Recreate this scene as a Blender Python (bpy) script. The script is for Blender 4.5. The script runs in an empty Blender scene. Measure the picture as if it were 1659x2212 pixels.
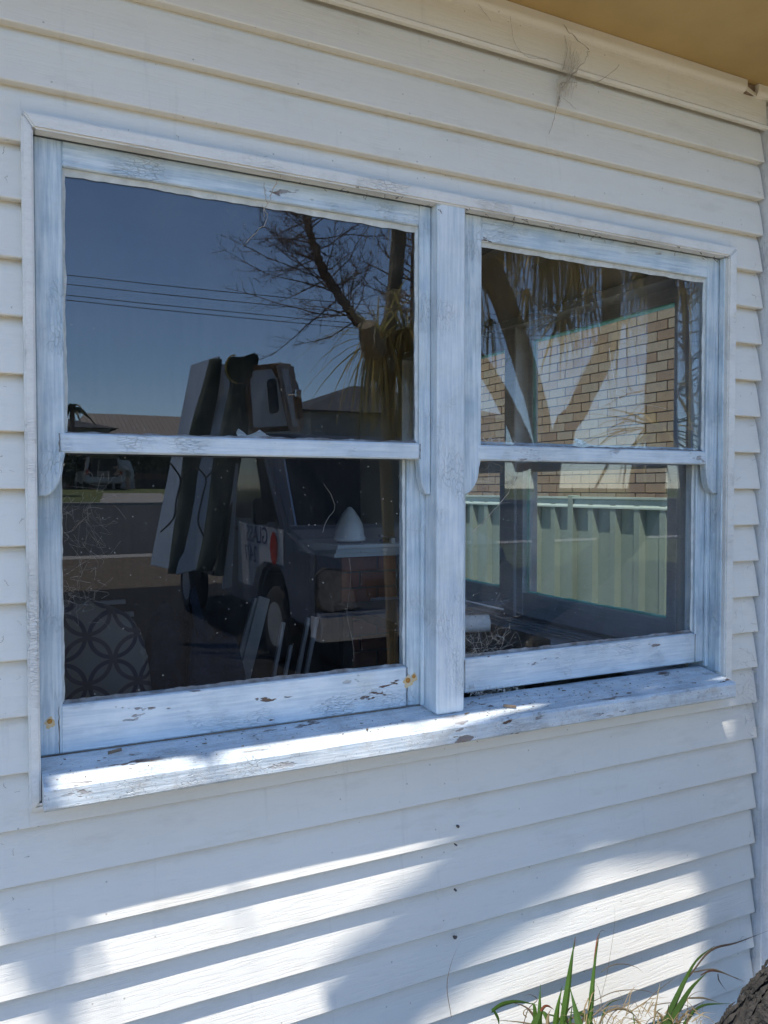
import bpy, bmesh, math, random
from math import sin, cos, pi, radians, sqrt
from mathutils import Vector, Matrix

random.seed(7)
scene = bpy.context.scene
COL = scene.collection

# ------------------------------------------------------------------ camera
CAM = Vector((0.0, -1.5452, 1.501))
YAW, PIT = radians(26.795), radians(-1.662)
FPX = 1750.0                                   # focal length for a picture 1659 x 2212
FW = Vector((sin(YAW)*cos(PIT), cos(YAW)*cos(PIT), sin(PIT)))
RT = Vector((cos(YAW), -sin(YAW), 0))
UP = RT.cross(FW)
cd = bpy.data.cameras.new('camera')
cd.sensor_fit = 'VERTICAL'; cd.sensor_height = 36.0
cd.lens = 36.0*FPX/2212.0
cd.clip_start = 0.05; cd.clip_end = 2000
co = bpy.data.objects.new('camera', cd); COL.objects.link(co)
mw = Matrix((RT, UP, -FW)).transposed().to_4x4(); mw.translation = CAM
co.matrix_world = mw
scene.camera = co
scene.render.resolution_x = 768; scene.render.resolution_y = 1024

# ------------------------------------------------------------------ light
SUN = Vector((-0.85, -1.0, 3.7)).normalized()  # towards the sun
world = bpy.data.worlds.new('World'); scene.world = world; world.use_nodes = True
wn = world.node_tree.nodes; wl = world.node_tree.links
bg = wn['Background']; sky = wn.new('ShaderNodeTexSky'); sky.sky_type = 'NISHITA'
sky.sun_disc = False
sky.sun_elevation = math.asin(SUN.z); sky.sun_rotation = math.atan2(SUN.x, SUN.y)
sky.altitude = 2200; sky.air_density = 1.0; sky.dust_density = 0.0; sky.ozone_density = 4.0
wl.new(sky.outputs[0], bg.inputs[0]); bg.inputs[1].default_value = 0.15
sl = bpy.data.lights.new('sun', 'SUN'); sl.energy = 3.3; sl.angle = radians(0.55); sl.color = (1.0, 0.95, 0.87)
so = bpy.data.objects.new('sun', sl); COL.objects.link(so)
so.rotation_euler = (-SUN).to_track_quat('-Z', 'Y').to_euler()
scene.view_settings.view_transform = 'Standard'; scene.view_settings.look = 'None'
scene.view_settings.exposure = 1.02; scene.view_settings.gamma = 1.0
scene.view_settings.use_curve_mapping = False
cy = scene.cycles
cy.max_bounces = 7; cy.diffuse_bounces = 3; cy.glossy_bounces = 3; cy.transparent_max_bounces = 14
cy.caustics_reflective = False; cy.caustics_refractive = False
cy.use_adaptive_sampling = True; cy.adaptive_threshold = 0.02
cy.use_denoising = True

# ------------------------------------------------------------------ measuring helpers (photo pixel + a depth -> a place)
def ray(x, y): return FW + RT*((x-829.5)/FPX) - UP*((y-1106)/FPX)
def atY(x, y, Y):
    v = ray(x, y); return CAM + v*((Y-CAM.y)/v.y)
def atX(x, y, X):
    v = ray(x, y); return CAM + v*(X/v.x)
GY = 0.035
def mir(x, y, D):
    """place in the yard, D metres in front of the wall, whose reflection in the panes lies there"""
    v = ray(x, y); p = CAM + v*((2*GY + D - CAM.y)/v.y); p.y = 2*GY - p.y; return p

# ------------------------------------------------------------------ materials
MATS = {}
def nodes_of(name):
    m = bpy.data.materials.new(name); m.use_nodes = True
    nt = m.node_tree; b = nt.nodes['Principled BSDF']
    MATS[name] = m
    return m, nt, nt.nodes, nt.links, b
def coords(nt, scale=(1, 1, 1), kind='Object'):
    tc = nt.nodes.new('ShaderNodeTexCoord'); mp = nt.nodes.new('ShaderNodeMapping')
    mp.inputs['Scale'].default_value = scale
    nt.links.new(tc.outputs[kind], mp.inputs[0]); return mp.outputs[0]
def noise(nt, vec, scale, detail=3, rough=0.55):
    n = nt.nodes.new('ShaderNodeTexNoise'); n.inputs['Scale'].default_value = scale
    n.inputs['Detail'].default_value = detail; n.inputs['Roughness'].default_value = rough
    nt.links.new(vec, n.inputs['Vector']); return n.outputs['Fac']
def ramp(nt, fac, stops):
    r = nt.nodes.new('ShaderNodeValToRGB'); e = r.color_ramp.elements
    while len(e) < len(stops): e.new(0.5)
    for k, (p, c) in enumerate(stops):
        e[k].position = p
        e[k].color = (c, c, c, 1) if isinstance(c, (int, float)) else (c[0], c[1], c[2], 1)
    nt.links.new(fac, r.inputs[0]); return r.outputs[0]
def mix(nt, fac, a, b, blend='MIX'):
    m = nt.nodes.new('ShaderNodeMix'); m.data_type = 'RGBA'; m.blend_type = blend
    for sock, v in ((m.inputs[0], fac), (m.inputs[6], a), (m.inputs[7], b)):
        if hasattr(v, 'is_linked'): nt.links.new(v, sock)
        elif isinstance(v, (int, float)): sock.default_value = v
        else: sock.default_value = (v[0], v[1], v[2], 1)
    return m.outputs[2]
def math_(nt, op, a, b=None, c=None):
    m = nt.nodes.new('ShaderNodeMath'); m.operation = op
    for k, v in enumerate((a, b, c)):
        if v is None: continue
        if hasattr(v, 'is_linked'): nt.links.new(v, m.inputs[k])
        else: m.inputs[k].default_value = v
    return m.outputs[0]
def bump(nt, b, h, strength=0.3, dist=0.002):
    n = nt.nodes.new('ShaderNodeBump'); n.inputs['Strength'].default_value = strength
    n.inputs['Distance'].default_value = dist
    nt.links.new(h, n.inputs['Height']); nt.links.new(n.outputs[0], b.inputs['Normal'])

def simple(name, c1, c2=None, scale=8, stretch=(1, 1, 1), rough=0.7, bstr=0.0, bscale=40, metal=0.0, bdist=0.002, detail=4, spec=0.5):
    m, nt, N, L, b = nodes_of(name)
    b.inputs['Roughness'].default_value = rough; b.inputs['Metallic'].default_value = metal
    b.inputs['Specular IOR Level'].default_value = spec
    v = coords(nt, stretch)
    if c2 is None: c2 = tuple(x*0.8 for x in c1)
    f = noise(nt, v, scale, detail)
    L.new(ramp(nt, f, [(0.3, c1), (0.72, c2)]), b.inputs['Base Color'])
    if bstr: bump(nt, b, noise(nt, v, bscale, 4), bstr, bdist)
    return m

# vinyl cladding: warm white, embossed grain, grime
def siding_mat(name, ax):
    m, nt, N, L, b = nodes_of(name)
    b.inputs['Roughness'].default_value = 0.5
    b.inputs['Specular IOR Level'].default_value = 0.35
    v = coords(nt)
    st = coords(nt, (0.06, 1, 1) if ax == 'x' else (1, 0.06, 1))
    g = noise(nt, st, 190, 5, 0.6)
    big = noise(nt, v, 2.3, 5, 0.6)
    c = mix(nt, ramp(nt, big, [(0.3, 0), (0.75, 1)]), (0.815, 0.787, 0.715), (0.76, 0.737, 0.675))
    st2 = coords(nt, (0.5, 1, 2.0))
    c = mix(nt, ramp(nt, noise(nt, st2, 9, 6, 0.7), [(0.54, 0), (0.76, 0.5)]), c, (0.585, 0.55, 0.47))
    c = mix(nt, ramp(nt, noise(nt, coords(nt, (4.0, 1, 0.35)), 7, 5, 0.7), [(0.6, 0), (0.8, 0.3)]), c, (0.42, 0.40, 0.36))
    sp = nt.nodes.new('ShaderNodeTexVoronoi'); sp.inputs['Scale'].default_value = 26
    L.new(v, sp.inputs['Vector'])
    c = mix(nt, ramp(nt, sp.outputs['Distance'], [(0.035, 0.55), (0.06, 0)]), c, (0.25, 0.22, 0.18))
    L.new(c, b.inputs['Base Color'])
    h = math_(nt, 'ADD', math_(nt, 'MULTIPLY', ramp(nt, g, [(0.42, 0), (0.5, 1)]), 0.5), math_(nt, 'MULTIPLY', noise(nt, v, 14, 3), 0.9))
    bump(nt, b, h, 0.34, 0.0014)
    return m
siding_mat('siding', 'x'); siding_mat('siding_side', 'y')

# old brushed paint: streaks along the piece, crackle, chips down to brown wood
def paint_mat(name, ax, c1, c2, chips=0.0, crack=0.3, dirt=0.0, rough=0.45):
    m, nt, N, L, b = nodes_of(name)
    b.inputs['Roughness'].default_value = rough
    b.inputs['Specular IOR Level'].default_value = 0.4
    v = coords(nt)
    s = {'x': (0.05, 1, 1), 'y': (1, 0.05, 1), 'z': (1, 1, 0.05)}[ax]
    st = coords(nt, s)
    streak = noise(nt, st, 170, 4, 0.6)
    blot = noise(nt, v, 11, 5, 0.6)
    f = math_(nt, 'ADD', math_(nt, 'MULTIPLY', streak, 0.55), math_(nt, 'MULTIPLY', blot, 0.45))
    c = ramp(nt, f, [(0.40, c2), (0.58, c1)])
    # grey green grime
    c = mix(nt, ramp(nt, noise(nt, v, 6.5, 6, 0.7), [(0.5, 0), (0.75, 0.45)]), c, (0.50, 0.53, 0.49))
    s2 = {'x': (0.3, 1, 1), 'y': (1, 0.3, 1), 'z': (1, 1, 0.3)}[ax]
    wv = coords(nt, s2)
    dn = nt.nodes.new('ShaderNodeTexNoise'); dn.inputs['Scale'].default_value = 30; L.new(wv, dn.inputs['Vector'])
    ad = nt.nodes.new('ShaderNodeVectorMath'); ad.operation = 'MULTIPLY_ADD'
    L.new(dn.outputs['Color'], ad.inputs[0]); ad.inputs[1].default_value = (0.025,)*3; L.new(wv, ad.inputs[2])
    vo = nt.nodes.new('ShaderNodeTexVoronoi'); vo.feature = 'DISTANCE_TO_EDGE'; vo.inputs['Scale'].default_value = 210
    L.new(ad.outputs[0], vo.inputs['Vector'])
    line = ramp(nt, vo.outputs['Distance'], [(0.0, 1), (0.05, 0)])
    where = ramp(nt, noise(nt, v, 7, 3), [(0.5, 0), (0.62, 1)])
    cr = math_(nt, 'MULTIPLY', line, where)
    c = mix(nt, math_(nt, 'MULTIPLY', cr, crack*0.8), c, (0.40, 0.42, 0.43))
    h = math_(nt, 'ADD', math_(nt, 'MULTIPLY', streak, 0.6), math_(nt, 'MULTIPLY', blot, 0.6))
    h = math_(nt, 'SUBTRACT', h, math_(nt, 'MULTIPLY', cr, 0.8))
    if chips > 0:
        cn = noise(nt, coords(nt, s2), 34, 4, 0.6)
        ch = math_(nt, 'MULTIPLY', ramp(nt, cn, [(0.69-chips*0.1, 0), (0.705-chips*0.1, 1)]), ramp(nt, noise(nt, v, 5, 2), [(0.45, 0), (0.6, 1)]))
        wood = ramp(nt, noise(nt, st, 300, 3), [(0.3, (0.20, 0.12, 0.085)), (0.7, (0.11, 0.075, 0.06))])
        c = mix(nt, ch, c, wood)
        h = math_(nt, 'SUBTRACT', h, math_(nt, 'MULTIPLY', ch, 2.0))
    if dirt > 0:
        dd = noise(nt, coords(nt, (0.45, 1, 1)), 60, 6, 0.75)
        c = mix(nt, math_(nt, 'MULTIPLY', ramp(nt, dd, [(0.48, 0), (0.68, 1)]), dirt), c, (0.33, 0.27, 0.21))
        c = mix(nt, math_(nt, 'MULTIPLY', ramp(nt, noise(nt, v, 260, 2), [(0.64, 0), (0.7, 1)]), dirt), c, (0.10, 0.075, 0.055))
    L.new(c, b.inputs['Base Color'])
    bump(nt, b, h, 0.85, 0.002)
    return m
PB1, PB2 = (0.69, 0.77, 0.81), (0.44, 0.55, 0.63)
paint_mat('paint_x', 'x', PB1, PB2, 0.15, 0.35)
paint_mat('paint_z', 'z', PB1, PB2, 0.0, 0.25)
paint_mat('paint_y', 'y', PB1, PB2, 0.0, 0.25)
paint_mat('paint_rail', 'x', (0.72, 0.79, 0.83), (0.54, 0.63, 0.70), 0.58, 0.55)
paint_mat('paint_mullion', 'z', (0.74, 0.80, 0.84), (0.56, 0.65, 0.72), 0.0, 0.3)
paint_mat('paint_sill', 'x', (0.73, 0.78, 0.80), (0.52, 0.60, 0.66), 0.85, 0.5, 0.42, 0.6)
paint_mat('trim', 'x', (0.81, 0.795, 0.75), (0.77, 0.76, 0.72), 0.0, 0.06, 0.12)
paint_mat('cornerboard', 'z', (0.78, 0.79, 0.80), (0.70, 0.71, 0.72), 0.0, 0.25, 0.15)
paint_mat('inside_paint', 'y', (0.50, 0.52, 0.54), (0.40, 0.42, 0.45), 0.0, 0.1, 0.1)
simple('putty', (0.70, 0.74, 0.74), (0.50, 0.54, 0.53), 40, rough=0.75, bstr=0.6, bscale=120)
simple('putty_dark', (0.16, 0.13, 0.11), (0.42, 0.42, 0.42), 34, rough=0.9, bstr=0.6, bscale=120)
simple('soffit', (0.56, 0.40, 0.17), (0.43, 0.295, 0.12), 3.2, rough=0.8, bstr=0.15, bscale=60)
simple('cream', (0.72, 0.64, 0.42), (0.66, 0.58, 0.38), 8, rough=0.6, bstr=0.15, bscale=60)
simple('rust', (0.55, 0.27, 0.05), (0.30, 0.12, 0.03), 90, rough=0.8)
simple('rust_stain', (0.62, 0.46, 0.22), (0.60, 0.56, 0.46), 60, rough=0.7)
simple('web', (0.50, 0.46, 0.40), (0.30, 0.26, 0.22), 60, rough=0.9)
simple('web_pale', (0.72, 0.69, 0.62), (0.55, 0.5, 0.44), 60, rough=0.9)
simple('web_dark', (0.16, 0.13, 0.11), (0.08, 0.07, 0.06), 60, rough=0.9)
simple('debris', (0.14, 0.10, 0.07), (0.30, 0.22, 0.15), 60, rough=0.9)
simple('roofing', (0.30, 0.29, 0.28), (0.24, 0.23, 0.22), 4, rough=0.6)
# inside
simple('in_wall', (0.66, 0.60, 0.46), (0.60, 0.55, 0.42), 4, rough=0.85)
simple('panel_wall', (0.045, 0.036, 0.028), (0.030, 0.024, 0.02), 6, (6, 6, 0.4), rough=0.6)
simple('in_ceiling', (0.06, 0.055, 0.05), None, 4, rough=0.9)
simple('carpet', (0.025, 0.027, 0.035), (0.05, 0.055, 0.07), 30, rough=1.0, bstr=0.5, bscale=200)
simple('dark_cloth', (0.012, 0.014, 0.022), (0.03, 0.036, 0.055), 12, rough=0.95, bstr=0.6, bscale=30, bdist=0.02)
simple('white_gloss', (0.80, 0.80, 0.78), (0.74, 0.74, 0.72), 8, rough=0.35)
simple('fire_brick', (0.36, 0.13, 0.07), (0.26, 0.10, 0.06), 14, rough=0.85, bstr=0.3)
simple('fire_mortar', (0.20, 0.15, 0.12), None, 20, rough=0.95)
simple('black', (0.012, 0.012, 0.013), (0.02, 0.02, 0.02), 20, rough=0.5)
simple('skirting', (0.28, 0.25, 0.22), (0.20, 0.18, 0.16), 20, (1, 1, 0.1), rough=0.6)
simple('paper', (0.85, 0.84, 0.80), (0.75, 0.74, 0.70), 20, rough=0.8)
# outside
simple('brick', (0.78, 0.46, 0.24), (0.64, 0.39, 0.21), 7, rough=0.9, bstr=0.5, bscale=60, bdist=0.004)
simple('brick_pale', (0.80, 0.54, 0.32), (0.70, 0.46, 0.27), 9, rough=0.9, bstr=0.5, bscale=60, bdist=0.004)
simple('brick_red', (0.66, 0.38, 0.21), (0.55, 0.32, 0.18), 9, rough=0.9, bstr=0.5, bscale=60, bdist=0.004)
simple('mortar', (0.15, 0.12, 0.10), (0.11, 0.09, 0.08), 30, rough=1.0)
simple('fence_green', (0.22, 0.275, 0.23), (0.185, 0.235, 0.195), 5, (1, 1, 0.3), rough=0.45)
simple('fence_pale', (0.42, 0.50, 0.44), (0.37, 0.45, 0.39), 5, rough=0.45)
simple('bark', (0.050, 0.044, 0.038), (0.012, 0.011, 0.010), 34, (1, 1, 0.5), rough=0.95, bstr=1.0, bscale=60, bdist=0.012)
simple('yucca_bark', (0.27, 0.22, 0.14), (0.16, 0.13, 0.085), 18, (1, 1, 0.5), rough=0.9, bstr=0.6, bscale=50, bdist=0.006)
simple('twig', (0.22, 0.135, 0.09), (0.14, 0.09, 0.06), 12, rough=0.9)
def leaf_mat(name, c1, c2, trans=0.35, rough=0.42):
    m, nt, N, L, b = nodes_of(name)
    oi = nt.nodes.new('ShaderNodeNewGeometry')
    v = coords(nt)
    c = ramp(nt, oi.outputs['Random Per Island'], [(0.0, c1), (0.8, c2)])
    c = mix(nt, ramp(nt, noise(nt, v, 7, 3), [(0.4, 0), (0.7, 0.5)]), c, tuple(x*0.6 for x in c1))
    L.new(c, b.inputs['Base Color']); b.inputs['Roughness'].default_value = rough
    t = nt.nodes.new('ShaderNodeBsdfTranslucent'); L.new(c, t.inputs[0])
    ms = nt.nodes.new('ShaderNodeMixShader'); ms.inputs[0].default_value = trans
    out = N['Material Output']
    L.new(b.outputs[0], ms.inputs[1]); L.new(t.outputs[0], ms.inputs[2]); L.new(ms.outputs[0], out.inputs[0])
    return m
leaf_mat('putty_teal', (0.08, 0.66, 0.50), (0.55, 0.80, 0.70), 0.7)
leaf_mat('strap', (0.20, 0.20, 0.06), (0.36, 0.32, 0.12), 0.6)
leaf_mat('strap_dead', (0.64, 0.45, 0.11), (0.78, 0.62, 0.26), 0.6)
leaf_mat('blade', (0.045, 0.11, 0.016), (0.085, 0.16, 0.025), 0.4)
leaf_mat('blade_tip', (0.30, 0.08, 0.03), (0.16, 0.06, 0.03), 0.2)
leaf_mat('dry', (0.34, 0.26, 0.13), (0.22, 0.16, 0.09), 0.3, 0.7)
leaf_mat('dry_dark', (0.16, 0.10, 0.06), (0.10, 0.07, 0.045), 0.2, 0.7)
leaf_mat('hedge', (0.022, 0.04, 0.016), (0.04, 0.06, 0.022), 0.2)
simple('grass', (0.13, 0.15, 0.045), (0.09, 0.11, 0.035), 2, rough=1.0, bstr=0.6, bscale=40, bdist=0.03)
simple('far_ground', (0.10, 0.11, 0.05), (0.07, 0.08, 0.04), 0.5, rough=1.0)
simple('gravel', (0.20, 0.155, 0.105), (0.045, 0.036, 0.028), 16, rough=1.0, bstr=1.0, bscale=24, bdist=0.03)
simple('mulch_and_shade', (0.012, 0.010, 0.009), (0.006, 0.006, 0.006), 30, rough=1.0, bstr=0.8, bscale=60, bdist=0.02)  # garden bed mulch, and the painted shade on the yard ground
simple('asphalt', (0.034, 0.035, 0.036), (0.026, 0.027, 0.028), 3, rough=0.95, bstr=0.3, bscale=80)
simple('concrete', (0.34, 0.32, 0.29), (0.28, 0.265, 0.24), 3, rough=0.9)
simple('bounce_pale', (0.66, 0.55, 0.38), (0.58, 0.48, 0.33), 3, rough=0.9)  # pale warm tone chosen for the light it throws back on the wall
simple('corrugated', (0.30, 0.26, 0.22), (0.24, 0.20, 0.17), 3, rough=0.6)
simple('dark_tile', (0.05, 0.055, 0.065), (0.035, 0.04, 0.05), 8, rough=0.8)
simple('render_wall', (0.42, 0.40, 0.37), None, 3, rough=0.9)
simple('brown_fence', (0.14, 0.07, 0.04), (0.09, 0.05, 0.03), 6, (6, 1, 1), rough=0.9)
simple('dark_fence', (0.02, 0.022, 0.025), None, 6, rough=0.9)
simple('ute_paint', (0.065, 0.085, 0.125), (0.055, 0.07, 0.105), 3, rough=0.35)
simple('ute_white', (0.40, 0.43, 0.49), (0.36, 0.39, 0.45), 3, rough=0.4)
simple('decal_blue', (0.015, 0.02, 0.12), (0.015, 0.02, 0.10), 6, rough=0.5)
simple('decal_red', (0.42, 0.03, 0.015), (0.32, 0.02, 0.012), 6, rough=0.4)
simple('amber', (0.55, 0.16, 0.02), (0.45, 0.12, 0.02), 8, rough=0.3)
simple('chrome', (0.75, 0.75, 0.76), (0.7, 0.7, 0.7), 4, rough=0.18, metal=1.0)
simple('steel_tube', (0.30, 0.29, 0.28), None, 8, rough=0.4, metal=0.6)
simple('car_glass', (0.02, 0.022, 0.025), None, 4, rough=0.08)
simple('lamp_glass', (0.10, 0.10, 0.11), (0.30, 0.30, 0.32), 30, rough=0.1)
simple('tyre', (0.018, 0.018, 0.018), None, 20, rough=0.9)
simple('silver_paint', (0.42, 0.43, 0.45), (0.38, 0.39, 0.41), 4, rough=0.35, metal=0.3)
simple('sheet_sky_grey', (0.46, 0.52, 0.60), (0.40, 0.46, 0.54), 2, rough=0.25)  # lifted bluish base colour stands in for sky mirrored in the sheets
simple('foam', (0.03, 0.045, 0.035), (0.05, 0.065, 0.05), 9, rough=0.95, bstr=0.5, bscale=40, bdist=0.01)
simple('foam_edge', (0.42, 0.34, 0.10), None, 30, rough=0.9)
simple('timber_brown', (0.16, 0.085, 0.045), (0.11, 0.06, 0.035), 8, (6, 6, 0.6), rough=0.7)
simple('timber_pale', (0.34, 0.30, 0.27), (0.28, 0.25, 0.22), 8, (6, 6, 0.6), rough=0.7)
simple('blue_rag', (0.02, 0.045, 0.07), (0.03, 0.06, 0.09), 12, rough=0.95, bstr=0.5, bscale=30, bdist=0.01)
simple('skin', (0.50, 0.30, 0.21), None, 8, rough=0.6)
simple('shirt', (0.45, 0.46, 0.48), None, 8, rough=0.9)
simple('shorts', (0.22, 0.21, 0.20), None, 8, rough=0.9)
simple('pole_wire', (0.06, 0.06, 0.065), None, 8, rough=0.7)

# glass: Schlick reflection over clear transmission, dust, grime and faint smears
def glass_mat(name, dust, smear, tint=(1, 1, 1), wob=0.0):
    m, nt, N, L, b = nodes_of(name); N.remove(b)
    lw = nt.nodes.new('ShaderNodeLayerWeight'); lw.inputs[0].default_value = 0.5
    v = coords(nt)
    f = math_(nt, 'ADD', math_(nt, 'MULTIPLY', math_(nt, 'POWER', lw.outputs['Facing'], 5.0), 0.92), 0.078)
    tr = nt.nodes.new('ShaderNodeBsdfTransparent'); tr.inputs[0].default_value = (tint[0], tint[1], tint[2], 1)
    gl = nt.nodes.new('ShaderNodeBsdfGlossy'); gl.inputs['Roughness'].default_value = 0.0
    if wob:
        n = nt.nodes.new('ShaderNodeBump'); n.inputs['Strength'].default_value = wob; n.inputs['Distance'].default_value = 0.01
        L.new(noise(nt, v, 3.0, 1), n.inputs['Height']); L.new(n.outputs[0], gl.inputs['Normal'])
    ms = nt.nodes.new('ShaderNodeMixShader'); L.new(f, ms.inputs[0]); L.new(tr.outputs[0], ms.inputs[1]); L.new(gl.outputs[0], ms.inputs[2])
    df = nt.nodes.new('ShaderNodeBsdfDiffuse'); df.inputs[0].default_value = (0.62, 0.60, 0.55, 1)
    vo = nt.nodes.new('ShaderNodeTexVoronoi'); vo.inputs['Scale'].default_value = 55; vo.inputs['Randomness'].default_value = 1
    L.new(v, vo.inputs['Vector'])
    speck = math_(nt, 'MULTIPLY', ramp(nt, vo.outputs['Distance'], [(0.05, 1), (0.11, 0)]), ramp(nt, vo.outputs['Color'], [(0.72, 0), (0.8, 1)]))
    s = ramp(nt, noise(nt, v, 5.5, 7, 0.72), [(0.46, 0), (0.8, 1)])
    s2 = ramp(nt, noise(nt, coords(nt, (1.0, 1, 0.25)), 60, 4, 0.7), [(0.55, 0), (0.85, 1)])
    fac = math_(nt, 'ADD', math_(nt, 'MULTIPLY', speck, dust), math_(nt, 'MULTIPLY', math_(nt, 'ADD', s, s2), smear))
    m2 = nt.nodes.new('ShaderNodeMixShader'); L.new(fac, m2.inputs[0]); L.new(ms.outputs[0], m2.inputs[1]); L.new(df.outputs[0], m2.inputs[2])
    L.new(m2.outputs[0], N['Material Output'].inputs[0])
    return m
glass_mat('glass_upper', 0.25, 0.030, wob=0.012)
glass_mat('glass_lower', 0.5, 0.016, wob=0.015)
glass_mat('glass_side', 0.30, 0.04, (0.97, 0.99, 0.98))

def cushion_mat():
    m, nt, N, L, b = nodes_of('circles_fabric')
    v = coords(nt, (9.0, 0.0, 9.0))
    def ringf(off, r):
        a = nt.nodes.new('ShaderNodeVectorMath'); a.operation = 'ADD'; a.inputs[1].default_value = (off, 0, off)
        L.new(v, a.inputs[0])
        fr = nt.nodes.new('ShaderNodeVectorMath'); fr.operation = 'FRACTION'; L.new(a.outputs[0], fr.inputs[0])
        sb = nt.nodes.new('ShaderNodeVectorMath'); sb.operation = 'SUBTRACT'; sb.inputs[1].default_value = (0.5, 0, 0.5); L.new(fr.outputs[0], sb.inputs[0])
        ln = nt.nodes.new('ShaderNodeVectorMath'); ln.operation = 'LENGTH'; L.new(sb.outputs[0], ln.inputs[0])
        d = math_(nt, 'ABSOLUTE', math_(nt, 'SUBTRACT', ln.outputs['Value'], r))
        return ramp(nt, d, [(0.035, 1), (0.05, 0)])
    r1 = ringf(0.0, 0.46); r2 = ringf(0.5, 0.46)
    c = mix(nt, r1, (0.15, 0.135, 0.115), (0.02, 0.02, 0.035))
    c = mix(nt, r2, c, (0.05, 0.035, 0.04))
    L.new(c, b.inputs['Base Color']); b.inputs['Roughness'].default_value = 0.95
cushion_mat()

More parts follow.
